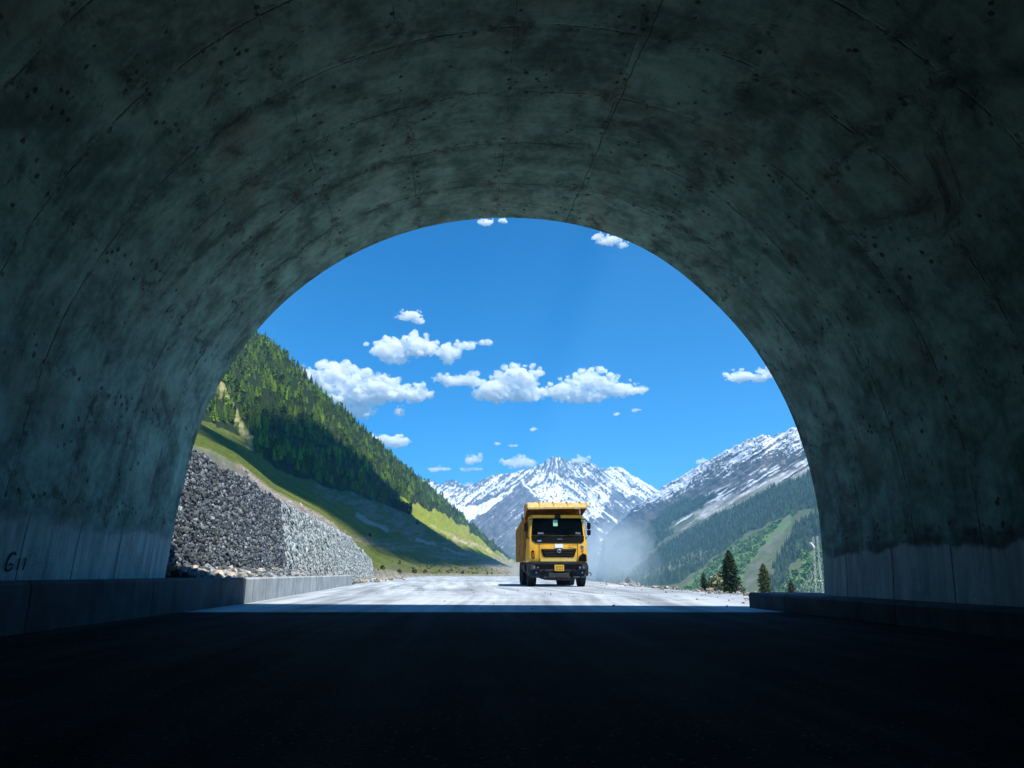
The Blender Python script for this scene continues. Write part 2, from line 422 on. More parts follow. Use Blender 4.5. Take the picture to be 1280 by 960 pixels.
t0, t1, t2, t3 = t_at(200)-3.2, t_at(362), t_at(447), t_at(468)
t3 = min(t3, t2+20)
print('wall t', t0, t1, t2, t3, 'KL0', KL0, 'KR0', KR0)
def gabion(name, ta, tb, h_fn, spacing, size, palette, var_sub, mat, seed, label, proud=.02, flat=1.0):
    rng = np.random.default_rng(seed)
    core = MB(); nseg = 12; vs = []
    for k in range(nseg+1):
        t = ta+(tb-ta)*k/nseg; h = h_fn(t)
        for hh, o_ in ((-.05, -.10), (h, -.10), (h, -1.0), (-.05, -1.2)):
            vs.append(wall_pt(t, hh, o_))
    fs = [(i*4+j, i*4+(j+1) % 4, (i+1)*4+(j+1) % 4, (i+1)*4+j) for i in range(nseg) for j in range(4)]+[(0, 1, 2, 3), tuple(nseg*4+k for k in (3, 2, 1, 0))]
    root = empty(name, wall_pt((ta+tb)/2, 0)); tag(root, label, 'stone wall', 'stone retaining walls beside the road')
    L = np.array(root.location)
    core.add(vs, fs).warp(lambda x, y, z: (x-L[0], y-L[1], z-L[2])).build('fill', M_core, root)
    pos, sz, cl = [], [], []
    nt_ = int((tb-ta)/spacing); nh = int(WH/spacing)
    for a in range(nt_):
        for b in range(nh+1):
            t = ta+(a+.5+rng.uniform(-.5, .5)+(.5 if b % 2 else 0))*spacing; hz = (b+rng.uniform(-.4, .4))*spacing/WH
            if t > tb or t < ta: continue
            if hz > h_fn(t)*1.02+rng.uniform(-.01, .01): continue
            s_ = size*min(2.6, rng.lognormal(0, .34))
            p = wall_pt(t, max(0, hz), proud+rng.uniform(-.5, .5)*size); pos.append(p[:]); sz.append(s_)
            c = palette[rng.choice(len(palette), p=[.34, .30, .20, .12, .04])]; cl.append(np.array(c)*rng.uniform(.75, 1.3))
    for a in range(int((tb-ta)/spacing*(2.5 if flat == 1 else .8))):                          # crest stones
        t = rng.uniform(ta, tb); h = h_fn(t)
        pos.append(wall_pt(t, h, rng.uniform(-.9, .0) if flat == 1 else rng.uniform(-.5, -.06))[:]); sz.append(size*rng.uniform(.6, 1.4)); cl.append(np.array(palette[rng.integers(0, 4)])*rng.uniform(.9, 1.3))
    var, f = stone_variants(14, var_sub, seed)
    rot = None
    if flat < 1:                                                       # dressed face: flat stones lying in the wall's plane
        var = [q*np.array([1, 1, flat]) for q in var]
        nrm = -(EN*WH-Vector((0, 0, -LEAN))).normalized(); nrm = Vector((-EN.x*WH, -EN.y*WH, LEAN)).normalized(); e1 = ED; e2 = nrm.cross(e1)
        B = np.array([e1[:], e2[:], nrm[:]]).T; an = rng.uniform(0, 2*PI, len(pos)); tl = rng.normal(0, .16, (len(pos), 2)); ca, sa = np.cos(an), np.sin(an); o0, o1 = np.zeros(len(pos)), np.ones(len(pos))
        Rz = np.stack([ca, -sa, tl[:, 0], sa, ca, tl[:, 1], -tl[:, 0], -tl[:, 1], o1], -1).reshape(-1, 3, 3); rot = np.einsum('ij,njk->nik', B, Rz)
    q, ff, cc = scatter(np.array(pos), np.array(sz), np.array(cl), var, f, rng, rot)
    mesh_np('stone_facing', q-L, ff, mat, root, col=cc)
    return root
M_core = m_plain('dark stone fill', (.085, .095, .10), .95, 0, .5, 8)
PAL1 = [(.05, .06, .07), (.085, .10, .115), (.135, .155, .165), (.24, .265, .28), (.18, .19, .165)]
PAL2 = [(.30, .33, .32), (.34, .37, .36), (.38, .41, .39), (.44, .47, .45), (.20, .22, .21)]
def h1(t): return 1.0+.04*math.sin(t*1.1)+.03*math.sin(t*2.7)+.02*(t1-t)/10
def h2(t): return 1.0
def h3(t): return .90-.3*max(0, (t-t2)/(t3-t2))
gabion('retaining_wall', t0, t1-.16, h1, .064, .044, PAL1, 1, M_stone, 21, 'dark rough rubble retaining wall nearest the left side of the tunnel mouth', .03)
gabion('retaining_wall', t1+.16, t2, h2, .11, .088, PAL2, 1, M_stone_far, 22, 'long pale grey packed stone retaining wall in the middle of the row', -.005, .35)
gabion('retaining_wall', t2+.4, t3, h3, .17, .10, PAL2, 1, M_stone_far, 23, 'short low stone retaining wall at the far end of the row', .0, .4)
# loose stones along the walls' feet and road edges
def stones(name, pts, sizes, pal, seed, label, mat=None):
    rng = np.random.default_rng(seed); var, f = stone_variants(10, 1, seed+1)
    cl = np.array([np.array(pal[rng.integers(0, len(pal))])*rng.uniform(.8, 1.25) for _ in pts])
    q, ff, cc = scatter(np.array(pts), np.array(sizes), cl, var, f, rng)
    o = mesh_np(name, q, ff, mat or M_stone, None, col=cc); tag(o, label, 'stones', kind='stuff'); return o
rng = np.random.default_rng(5); pts = []; szs = []
for k in range(900):
    t = rng.uniform(-1.1, t1+1); a = rng.uniform(.25, OFF1-.02); p = KL0+ED*t+EN*a
    hh = .33+.22*(a/OFF1)+.12*float(perlin(np.array(t*.9), np.array(3.3))); pts.append((p.x, p.y, hh+rng.uniform(-.06, .06))); szs.append(rng.uniform(.04, .13))
for k in range(500):
    t = rng.uniform(t1, t3+8); a = rng.uniform(.25, OFF1+.1); p = KL0+ED*t+EN*a
    pts.append((p.x, p.y, rng.uniform(.0, .12)+.33*(t < EL))); szs.append(rng.uniform(.04, .10))
stones('loose_rubble', pts, szs, PAL1[1:4]+[(.42, .36, .28)], 31, 'loose broken stones heaped along the foot of the walls')
slab = MB()
for k, (a, tt, zz, L_, rot) in enumerate([(.55, .3, .56, .26, .3), (.75, .9, .6, .30, -.5), (.5, 1.5, .55, .2, .9)]):
    p = Vector(P(212+9*k, 712, 12.6+.25*k)); zz = float(p.z); v = Vector((math.cos(rot), math.sin(rot), .12))*L_*.5
    q = MB().box(-L_/2, L_/2, -.07, .07, -.035, .035)
    q.warp(lambda x, y, z: (p.x+x*math.cos(rot)-y*math.sin(rot), p.y+x*math.sin(rot)+y*math.cos(rot), zz+z+x*.15)); slab.add(q.v, q.f)
o = slab.build('broken_planks', m_plain('weathered orange timber', (.45, .24, .12), .8, 0, .4, 9), None, .01)
tag(o, 'few broken orange brown timber scraps on the rubble by the left tunnel wall', 'timber scraps', kind='stuff')

# ------------------------------------------------------------------ ground and roads
redge = [G(937, 744), G(900, 742), G(860, 739), G(820, 736), (G(782, 732.5)), G(752, 728), G(722, 725), G(690, 722.5)]
ry = np.array([-60, KR0.y]+[p.y for p in redge]); rx = np.array([KR0.x+.3+(-60-KR0.y)*-.063, KR0.x+1.2]+[p.x for p in redge])
ledg = [KL0, G(370, 744.5), G(430, 734), G(467, 727), G(500, 722.6), G(530, 720.9)]
ly = np.array([-60]+[p.y for p in ledg]); lx = np.array([KL0.x+(-60-KL0.y)*-.063]+[p.x for p in ledg])
o_ = np.argsort(ry); ry, rx = ry[o_], rx[o_]
ROADEND = 150.0
def x_right(y): return np.interp(y, ry, rx)
def x_left(y): return np.interp(y, ly, lx)
print('edges', list(zip(ry.round(1), rx.round(2))), list(zip(ly.round(1), lx.round(2))))
def gz(x, y):
    d = x-x_right(np.minimum(y, ROADEND))-.8-.25*fbm(x*.3, y*.3, 3)
    cap = 2.5+.055*np.maximum(y, 0)
    drop = np.clip(d*.55, 0, None); z = -cap*(1-np.exp(-drop/cap))
    far = np.clip(y-ROADEND, 0, None); z = np.minimum(z, -far*.012)
    z = np.maximum(z, -600.0)
    bump = .05*np.abs(fbm(x*.9, y*.9, 3))*sstep(-.5, .8, d+1.2)*sstep(4, 1, d)
    return z-.03+bump
def ax_(lo, hi, core, n1, n2):
    a = np.linspace(*core, n1); l = core[0]-np.geomspace(.5, core[0]-lo, n2)[::-1]; r = core[1]+np.geomspace(.5, hi-core[1], n2); return np.concatenate([l, a, r])
gx = ax_(-9500, 9500, (-14, 14), 150, 45); gy = ax_(-400, 13000, (-10, 60), 170, 50)
X, Y = np.meshgrid(gx, gy); Z = gz(X, Y)
def m_ground():
    t = NT('valley ground'); o = opos(t); n = t.noise(o, .05, 6, .6); n2 = t.noise(o, 2.2, 6, .65); n3 = t.noise(o, 14, 4, .6)
    col = t.mix(t.ramp(n2, .35, .7), (.14, .12, .085), (.33, .30, .25)); col = t.mix(t.math('MULTIPLY', t.ramp(n, .45, .6), .7), col, (.07, .10, .03))
    col = t.mix(t.math('MULTIPLY', t.ramp(n3, .5, .7), .5), col, (.42, .40, .37))
    return t.finish(col, .95, t.math('ADD', n2, n3), .6, .05, 0, .15)
o = mesh_np('ground', np.stack([X, Y, Z], -1).reshape(-1, 3), grid_faces(len(gy), len(gx)), m_ground(), smooth=True); tag(o, kind='structure')
# dusty road outside (UV: metres across from the right edge, metres along)
def strip(name, ys, xl, xr, nc, z, mat):
    tt = np.linspace(0, 1, nc); Xs = xl[:, None]+(xr-xl)[:, None]*tt[None]; Ys = np.tile(ys[:, None], (1, nc))
    zz = z+0*Xs; wd = (xr-xl)[:, None]
    uv = np.stack([tt[None]*9.0*np.ones_like(Xs), Ys], -1).reshape(-1, 2)
    o = mesh_np(name, np.stack([Xs, Ys, zz], -1).reshape(-1, 3), grid_faces(len(ys), nc), mat, uv=uv); tag(o, kind='structure'); return o
def m_road():
    t = NT('dusty road'); uvn = t.n('UVMap', uv_map='UVMap').outputs[0]; u, v, _ = t.xyz(uvn); pos = t.n('NewGeometry').outputs['Position']
    s1 = t.noise(t.comb(t.math('MULTIPLY', u, 3.2), t.math('MULTIPLY', v, .10)), 1.0, 5, .6, .3)
    s2 = t.noise(t.comb(t.math('MULTIPLY', u, 1.1), t.math('MULTIPLY', v, .06), 3.0), 1.0, 4, .6, .5)
    n = t.noise(pos, .6, 6, .65); f = t.noise(pos, 9, 5, .7); g = t.noise(pos, 60, 2, .6)
    x = t.math('ADD', t.math('MULTIPLY', s1, .55), t.math('ADD', t.math('MULTIPLY', s2, .45), t.math('ADD', t.math('MULTIPLY', n, .35), t.math('MULTIPLY', f, .15))))
    col = t.mix(t.ramp(x, .55, .95), (.17, .195, .21), (.52, .565, .60))
    col = t.mix(t.math('MULTIPLY', t.ramp(g, .6, .75), .4), col, (.55, .55, .53))
    return t.finish(col, .9, t.math('ADD', t.math('ADD', f, t.math('MULTIPLY', g, .4)), s1), .4, .02, 0, .2)
def m_asphalt():
    t = NT('tunnel asphalt'); uvn = t.n('UVMap', uv_map='UVMap').outputs[0]; u, v, _ = t.xyz(uvn); pos = t.n('NewGeometry').outputs['Position']
    s1 = t.noise(t.comb(t.math('MULTIPLY', u, 2.2), t.math('MULTIPLY', v, .10)), 1.0, 6, .65, .25)
    f = t.noise(pos, 22, 4, .7); vo = t.n('TexVoronoi', {'Vector': pos, 'Scale': 48.0}).outputs
    n = t.noise(pos, 1.2, 5, .6)
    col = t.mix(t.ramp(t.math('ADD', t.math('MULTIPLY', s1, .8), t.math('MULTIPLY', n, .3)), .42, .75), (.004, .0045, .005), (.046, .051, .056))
    gr = t.math('MULTIPLY', t.ramp(t.n('TexWhiteNoise', {0: vo['Color']}).outputs[0], .82, .95), t.ramp(vo['Distance'], .1, .45, 1, 0))
    col = t.mix(t.math('MULTIPLY', gr, .7), col, (.20, .20, .20))
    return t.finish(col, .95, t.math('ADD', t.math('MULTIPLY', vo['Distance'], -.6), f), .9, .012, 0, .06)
ys = np.concatenate([np.linspace(10.6, 60, 120), np.linspace(60, ROADEND, 50)[1:]])
jr = .35*fbm(ys*.5, ys*0+4.4, 3)
strip('road', ys, x_left(ys)-.2, x_right(ys)+.15+jr*.5, 24, .004, m_road())
ys = np.linspace(-45, 10.6, 80)
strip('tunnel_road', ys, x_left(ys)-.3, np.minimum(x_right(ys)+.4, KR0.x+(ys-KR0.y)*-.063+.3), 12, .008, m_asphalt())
# stones and spoil along the right edge
rng = np.random.default_rng(9); pts = []; szs = []
for k in range(420):
    y = 13+rng.random()**1.6*28; x = float(x_right(y))+rng.normal(.35, .35); s_ = rng.lognormal(-3.45, .5)
    pts.append((x, y, float(gz(np.array(x), np.array(y)))+s_*.3+.02)); szs.append(s_)
for k in range(110):
    y = 11.5+rng.random()*20; x = rng.uniform(float(x_left(y))+.3, float(x_right(y))-.1)
    x = float(x_right(y))-abs(rng.normal(0, .8)) if k % 2 else x
    pts.append((x, y, .012)); szs.append(rng.uniform(.012, .035))
for k in range(260):
    y = rng.uniform(46, 90); x = float(x_left(y))+rng.normal(-.6, .7); s_ = rng.uniform(.06, .2); pts.append((x, y, s_*.3)); szs.append(s_)
stones('roadside_stones', pts, szs, [(.36, .32, .26), (.28, .25, .21), (.46, .44, .40), (.2, .18, .15)], 41, 'pale stones and grit strewn along both road edges')
rk, rf = stone_variants(1, 2, 77)
def boulder(name, px, py, y, sc, label, c):
    p = P(px, py, y); o = mesh_np(name, rk[0]*np.array(sc), rf, M_stone, None, col=np.tile(np.array(c), (len(rk[0]), 1))); o.location = p; tag(o, label, 'rock'); return o
p = G(901, 742.3); o = boulder('rock_slab', 901, 742.5, p.y+.1, (.24, .14, .045), 'flat dark rock slab lying at the right road edge below the pine', (.10, .09, .07))
p = G(929, 754.5); o = boulder('stone', 929, 754, p.y, (.035, .035, .025), 'small dark stone on the lit road beside the right kerb end', (.05, .05, .05))

# ------------------------------------------------------------------ mountains: lofts between a foot and a crest
def interp_row(row, px):
    r = np.array(row, float); py = np.interp(px, r[:, 0], r[:, 1]); ly_ = np.exp(np.interp(px, r[:, 0], np.log(r[:, 2]))); return py, ly_
def loft(rows, ts, px, nr, jag=0.0):
    """rows: curves (px,py,Y); ts: their parameter 0..1; px: columns -> px,py,Y grids"""
    R = [interp_row(r, px) for r in rows]; tt = np.linspace(0, 1, nr)
    py = np.zeros((nr, len(px))); YY = np.zeros_like(py)
    for c in range(len(px)):
        py[:, c] = np.interp(tt, ts, [r[0][c] for r in R]); YY[:, c] = np.exp(np.interp(tt, ts, [math.log(r[1][c]) for r in R]))
    return np.tile(px[None], (nr, 1)), py, YY
def back_rows(V, n=8, step=.10):            # the far side, falling away behind the crest
    top = V[-1]; out = []
    for k in range(1, n+1):
        q = top.copy(); q[:, 1] += top[:, 1]*step*k; q[:, 2] -= np.abs(top[:, 2])*.028*k*k+top[:, 1]*step*k*.25; q[:, 0] *= 1+step*k*.6; out.append(q)
    return np.concatenate([V, np.array(out)], 0)
def cmix(c, m, col): return c*(1-m[..., None])+np.array(col)*m[..., None]

# ---- left hill
pxL = np.concatenate([np.linspace(60, 230, 60), np.linspace(230, 662, 430)[1:]])
toe = [(60, 470, 12), (150, 515, 14.5), (240, 556, 17), (262, 562, 18.5), (295, 580, 23), (344, 619, 31), (400, 646, 44), (434, 668, 58), (450, 700, 70), (470, 712, 82), (520, 717.5, 130), (600, 718, 260), (645, 718, 600), (662, 717, 1000)]
low = [(60, 455, 60), (150, 505, 60), (240, 549, 60), (295, 573, 70), (344, 610, 90), (400, 638, 120), (434, 662, 150), (470, 690, 210), (520, 704, 330), (600, 709, 700), (645, 712, 1400), (662, 715, 1800)]
tre = [(60, 430, 380), (150, 480, 420), (254, 524, 480), (318, 562, 560), (344, 585, 600), (401, 608, 680), (459, 623, 800), (509, 641, 950), (560, 665, 1300), (602, 688, 1900), (640, 704, 2600), (662, 713, 2900)]
rid = [(60, 150, 620), (150, 255, 680), (230, 330, 760), (321, 414, 900), (370, 459, 1020), (430, 516, 1220), (500, 577, 1600), (560, 629, 2100), (600, 665, 2600), (640, 699.5, 3300), (662, 712, 3700)]
toe0 = [(a, b+(34 if a < 440 else (16 if a < 475 else 6)), y_*.93) for a, b, y_ in toe]
PX, PY, YY = loft([toe0, toe, low, tre, rid], [0, .04, .24, .46, 1], pxL, 236)
tL = np.tile(np.linspace(0, 1, 236)[:, None], (1, len(pxL)))
VL = P(PX, PY, YY)
amp = (.004+.012*sstep(.2, .6, tL))*VL[..., 1]*sstep(0, .12, tL)
nzl = fbm(VL[..., 0]/160, VL[..., 1]/160, 5)
VL[..., 1] += amp*3.0*nzl; VL[..., 2] += amp*.5*fbm(VL[..., 0]/60+7, VL[..., 1]/60, 4)
VL[..., 2] += .12*fbm(VL[..., 0]*.5, VL[..., 1]*.5, 4)*sstep(.0, .06, tL)
wpx = PX+9*fbm(PX/26, PY/14, 4); wpy = PY+5*fbm(PX/26+9, PY/14, 4)
FOR_L = [(60, 100), (60, 432), (150, 482), (254, 525), (300, 545), (318, 560), (344, 585), (401, 606), (459, 622), (500, 638), (513, 640), (488, 618), (523, 630), (560, 646), (581, 659), (602, 676), (622, 690), (640, 699), (662, 712), (670, 690), (400, 380), (321, 300), (150, 100)]
f_l = inpoly(wpx, wpy, FOR_L)
GUL = [(262, 462), (274, 482), (288, 505), (300, 530), (314, 556)]
gul = lineband(wpx, PY, GUL, 7)
f_l &= (gul < .25)
n_a = fbm(PX/12, PY/5, 5); n_b = fbm(VL[..., 0]/25, VL[..., 1]/25, 5); n_c = fbm(PX/40, PY/3.0, 5)
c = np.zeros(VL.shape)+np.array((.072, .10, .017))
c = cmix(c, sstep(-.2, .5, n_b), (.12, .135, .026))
SUN_STRIP = [(478, 606), (523, 628), (581, 657), (635, 697), (655, 712), (640, 706), (583, 690), (522, 650)]  # sunlit strip of meadow, its brightness painted into the grass colour
c = cmix(c, inpoly(wpx, wpy, SUN_STRIP)*1.0, (.21, .25, .025))
c = cmix(c, inpoly(wpx, wpy, SUN_STRIP)*sstep(-.1, .5, n_c)*.6, (.28, .25, .07))
# bare earth: scarps, scree tongues, benches
c = cmix(c, np.clip(lineband(wpx, wpy, [(400, 612), (430, 622), (470, 634), (500, 650), (520, 668)], 13)*1.6, 0, 1)*sstep(-.25, .3, n_a), (.20, .155, .115))
c = cmix(c, np.clip(lineband(wpx, wpy, [(455, 640), (490, 655), (530, 668), (585, 688)], 15)*1.5, 0, 1)*sstep(-.1, .35, n_c), (.19, .145, .09))
c = cmix(c, np.clip(lineband(wpx, PY, [(446, 645), (466, 655), (484, 663)], 4)*1.5, 0, 1), (.27, .24, .19))
c = cmix(c, np.clip(lineband(wpx, PY, [(520, 673), (545, 680)], 2.5)*1.5, 0, 1), (.28, .25, .2))
c = cmix(c, np.clip(lineband(wpx, PY, [(552, 686), (584, 694)], 2.0)*1.5, 0, 1), (.28, .25, .2))
c = cmix(c, np.clip(lineband(wpx, PY, [(540, 658), (570, 674), (600, 684), (640, 703)], 3)*1.5, 0, 1)*sstep(-.3, .3, n_a), (.42, .36, .24))
c = cmix(c, np.clip(lineband(wpx, wpy, [(432, 672), (470, 679), (520, 686), (570, 697), (640, 708)], 8)*1.6, 0, 1)*sstep(-.35, .2, n_c), (.19, .155, .105))
c = cmix(c, sstep(700, 712, wpy)*sstep(425, 450, PX)*sstep(-.3, .3, n_a)*.8, (.12, .105, .075))
c = cmix(c, sstep(590, 640, wpx)*sstep(690, 706, wpy)*.8, (.26, .24, .18))
# earth bank just behind the wall crest
c = cmix(c, sstep(.19, .06, tL+.03*n_b)*sstep(290, 305, PX)*sstep(432, 415, PX), (.24, .20, .155))
c = cmix(c, sstep(.07, .0, tL), (.27, .25, .22))
c = cmix(c, f_l*1.0, (.020, .034, .011))
c = cmix(c, np.clip(gul*1.7, 0, 1)*sstep(-.5, .3, n_a), (.36, .33, .14))
c = c*(1+.45*np.clip(fbm(PX/3.2, PY/1.6, 4, .6)+.4*fbm(PX/9, PY/2.2, 3), -1, 1))[..., None]
M_hill = m_attr('hillside', .95, .35, .3, .5, .6, .1)
fullL = back_rows(VL); colL = np.concatenate([c, np.tile(c[-1:], (8, 1, 1))], 0)
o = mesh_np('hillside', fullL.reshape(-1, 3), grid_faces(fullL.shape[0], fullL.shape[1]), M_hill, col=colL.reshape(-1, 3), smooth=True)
tag(o, 'steep green hillside rising on the left of the road', 'hillside', kind='structure')

# ---- right mountain
pxR = np.concatenate([np.linspace(752, 1045, 440), np.linspace(1045, 1330, 90)[1:]])
toeR = [(752, 726, 2600), (800, 735, 2000), (850, 741, 1500), (937, 752, 1150), (1030, 765, 950), (1330, 850, 700)]
midR = [(752, 712, 3200), (800, 700, 2800), (850, 690, 2400), (937, 660, 1950), (1030, 625, 1650), (1330, 520, 1200)]
snoR = [(752, 690, 3800), (800, 660, 3400), (850, 645, 3000), (900, 625, 2700), (960, 603, 2400), (1030, 578, 2150), (1330, 430, 1500)]
ridR = [(752, 672, 4700), (790, 636, 4300), (822, 612.5, 4000), (846, 598, 3800), (870, 584, 3600), (900, 568, 3350), (925, 555, 3150), (940, 550.5, 3050), (952, 552, 3000), (964, 548, 2950), (980, 541, 2850), (996, 534, 2750), (1015, 531, 2650), (1060, 505, 2400), (1330, 300, 1700)]
toeR0 = [(a, b+32, y_*.97) for a, b, y_ in toeR]
PXr, PYr, YYr = loft([toeR0, toeR, midR, snoR, ridR], [0, .06, .44, .67, 1], pxR, 310)
tR = np.tile(np.linspace(0, 1, 310)[:, None], (1, len(pxR)))
# spurs and gullies falling to the lower left: shear the noise along that line
q1 = (PXr+1.55*(PYr-600)*1.0); q2 = PYr
rel = ridged(q1/46, q2/190, 5, .52); rel2 = ridged(q1/15+3, q2/60, 4, .55)
VR = P(PXr, PYr, YYr)
VR[..., 1] -= VR[..., 1]*(.045*rel+.014*rel2)*sstep(0, .2, tR)
VR[..., 2] += VR[..., 1]*.0035*fbm(PXr/9, PYr/9, 4)*sstep(.5, .9, tR)
n1 = fbm(q1/9, q2/40, 5, .6); n2 = fbm(PXr/14, PYr/9, 5, .6); n3 = fbm(q1/4.0, q2/14, 4, .65)
wx = PXr+8*fbm(PXr/22+3, PYr/16, 4); wy = PYr+5*fbm(PXr/20, PYr/12+5, 4)
c = np.zeros(VR.shape)+np.array((.07, .07, .068)); c = cmix(c, sstep(-.2, .4, n2), (.125, .118, .105))
SNB = [(752, 640), (822, 640), (850, 626), (880, 612), (930, 598), (975, 588), (1030, 566), (1330, 440), (1330, 200), (752, 200)]
snow_zone = sstep(-18, 26, np.interp(wx, [752, 822, 870, 930, 975, 1030, 1330], [650, 640, 616, 594, 588, 570, 440])-wy)
snow = sstep(-.05, .10, n1*.75+n3*.8+fbm(PXr/3.0, PYr/3.0, 3, .6)*.6+(snow_zone-1.0)*1.0+.14*sstep(-12, 0, np.interp(PXr, [r_[0] for r_ in ridR], [r_[1] for r_ in ridR])-PYr+8))*(snow_zone > .02)
band = np.clip(lineband(wx, PYr, [(864, 647), (895, 634), (930, 617), (965, 602), (1000, 588), (1030, 574)], 7)*1.5, 0, 1)
grass_r = sstep(0, 14, wy-np.interp(wx, [752, 850, 900, 960, 1030, 1330], [668, 640, 622, 600, 575, 430]))
c = cmix(c, grass_r*.8, (.115, .15, .06))
c = cmix(c, band*sstep(-.5, .2, n1), (.55, .53, .48)); c = cmix(c, sstep(.1, .3, n3+.5*n1)*sstep(.25, .8, np.clip(lineband(wx, PYr, [(840, 650), (895, 625), (930, 606), (975, 588), (1030, 560)], 26), 0, 1)), (.75, .76, .77))
tan_ = np.clip(lineband(wx, PYr, [(775, 706), (820, 676), (850, 658), (880, 643), (930, 622), (1000, 596)], 8)*1.4, 0, 1)
c = cmix(c, tan_*.6*sstep(-.3, .3, n2), (.18, .165, .125))
FOR_R = [[(752, 740), (752, 690), (800, 664), (835, 668), (775, 712), (770, 740)],
         [(780, 722), (800, 700), (850, 666), (900, 640), (960, 612), (1030, 586), (1330, 450), (1330, 560), (1040, 640), (985, 640), (960, 650), (920, 670), (880, 700), (840, 728), (800, 735)],
         [(780, 690), (822, 640), (850, 628), (890, 622), (860, 640), (810, 672)],
         [(945, 742), (950, 716), (965, 690), (985, 655), (1040, 625), (1330, 520), (1330, 700), (1030, 672), (1000, 690), (975, 706), (960, 745)]]
LIG = [[(850, 742), (862, 716), (885, 700), (930, 672), (960, 652), (985, 640), (975, 655), (950, 680), (925, 705), (905, 745)],
       [(962, 745), (975, 716), (1000, 692), (1035, 672), (1100, 650), (1100, 740), (1030, 745)]]
fr = np.zeros(PXr.shape, bool); lr = np.zeros(PXr.shape, bool)
for poly in FOR_R: fr |= inpoly(wx, wy, poly)
for poly in LIG: lr |= inpoly(wx, wy, poly)
fr &= ~lr
c = cmix(c, fr*.9, (.022, .042, .024)); c = cmix(c, lr*.9, (.13, .23, .06))
gully = np.clip(lineband(wx, wy, [(968, 655), (950, 682), (936, 702), (926, 722), (922, 745)], 8)*1.5, 0, 1)
c = cmix(c, gully*sstep(-.3, .3, n2), (.17, .165, .13))
c = cmix(c, np.clip(lineband(wx, wy, [(785, 730), (830, 708), (880, 690)], 7)*1.4, 0, 1)*.5, (.28, .30, .2))
c = cmix(c, snow, (.78, .80, .83))
M_mount = m_attr('mountain slope', .9, .06, .18, .5, 3.0, .1)
fullR = back_rows(VR); colR = np.concatenate([c, np.tile(c[-1:], (8, 1, 1))], 0)
o = mesh_np('mountain', fullR.reshape(-1, 3), grid_faces(fullR.shape[0], fullR.shape[1]), M_mount, col=colR.reshape(-1, 3), smooth=True)
tag(o, 'forested mountain with snowy crest on the right', 'mountain', kind='structure')

# ---- central snow mountain and the small far peak
pxC = np.linspace(505, 875, 620)
ridC = [(505, 630, 5200), (528, 602, 5300), (545, 606, 5500), (560, 609, 5800), (580, 612, 6100), (600, 604, 6300), (610, 599.5, 6400), (630, 595, 6500), (645, 593, 6500), (660, 589, 6500), (672, 585, 6500), (683, 578, 6500), (692, 574, 6500), (702, 577, 6500), (712, 580, 6500), (722, 581.5, 6500), (735, 581, 6550), (748, 588, 6600), (756, 588, 6600), (765, 586, 6600), (774, 588, 6600), (786, 597, 6700), (800, 604, 6800), (815, 612, 6900), (830, 625, 7000), (875, 668, 7200)]
mid1 = [(505, 660, 4800), (560, 655, 5000), (600, 640, 5300), (640, 617, 5600), (657, 603, 5750), (675, 622, 5700), (700, 640, 5600), (720, 632, 5700), (760, 612, 6000), (790, 632, 6000), (830, 645, 6200), (875, 690, 6400)]
low1 = [(505, 700, 4000), (560, 690, 4200), (620, 668, 4500), (680, 680, 4600), (740, 672, 4700), (800, 690, 5000), (875, 706, 5400)]
baseC = [(505, 735, 3200), (690, 735, 3300), (875, 735, 3800)]
PXc, PYc, YYc = loft([baseC, low1, mid1, ridC], [0, .3, .62, 1], pxC, 300)
tC = np.tile(np.linspace(0, 1, 300)[:, None], (1, len(pxC)))
sgn = np.where(PXc < 690, 1.25, -1.1); sgn = 1.25-2.35*sstep(660, 720, PXc)
q1 = PXc+sgn*(PYc-600); q2 = PYc
rel = ridged(q1/34+.4, q2/110, 6, .55); rel2 = ridged(PXc/13, PYc/24, 5, .55)
VC = P(PXc, PYc, YYc)
VC[..., 1] -= VC[..., 1]*(.028*rel+.012*rel2)*sstep(0, .25, tC)
VC[..., 2] += 9*fbm(PXc/5, PYc/5, 4)*sstep(.6, 1, tC)
n1 = fbm(q1/8, q2/26, 5, .62); n2 = fbm(PXc/7, PYc/6, 5, .65); n3 = fbm(PXc/2.4, PYc/3.2, 3, .6); n4 = fbm(q1/3.0, q2/16, 4, .62)
wx = PXc+5*fbm(PXc/14, PYc/12, 4); wy = PYc+4*fbm(PXc/13+4, PYc/12, 4)
def soft(poly): return inpoly(wx, wy, poly).astype(float)
def blur(a, n):
    for _ in range(n):
        p_ = np.pad(a, 1, mode='edge'); a = (p_[:-2, 1:-1]+p_[2:, 1:-1]+p_[1:-1, :-2]+p_[1:-1, 2:]+2*a)/6
    return a
sz = np.zeros(PXc.shape)+.10+.34*sstep(34, 6, PYc-np.interp(PXc, [r_[0] for r_ in ridC], [r_[1] for r_ in ridC]))
sz = np.maximum(sz, .52*soft([(505, 560), (505, 640), (560, 642), (590, 632), (640, 610), (672, 590), (640, 575)]))             # left crest
sz = np.maximum(sz, .78*soft([(570, 660), (560, 636), (600, 634), (640, 612), (656, 602), (648, 612), (612, 640), (585, 656)]))      # diagonal snowfield
sz = np.maximum(sz, .74*soft([(500, 610), (530, 598), (560, 620), (590, 646), (585, 660), (555, 640)]))
sz = np.maximum(sz, .60*soft([(660, 605), (678, 590), (700, 598), (720, 606), (738, 612), (756, 606), (748, 622), (752, 640), (738, 655), (700, 640), (672, 628)]))
sz = np.maximum(sz, .55*soft([(702, 586), (735, 586), (738, 598), (712, 600)]))
sz = np.maximum(sz, .64*soft([(745, 612), (752, 590), (775, 580), (790, 596), (830, 618), (824, 630), (808, 628), (790, 622), (778, 624), (765, 612), (752, 640), (742, 650)]))
sz = np.maximum(sz, .62*soft([(596, 668), (612, 655), (634, 660), (640, 672), (622, 680), (604, 682)]))
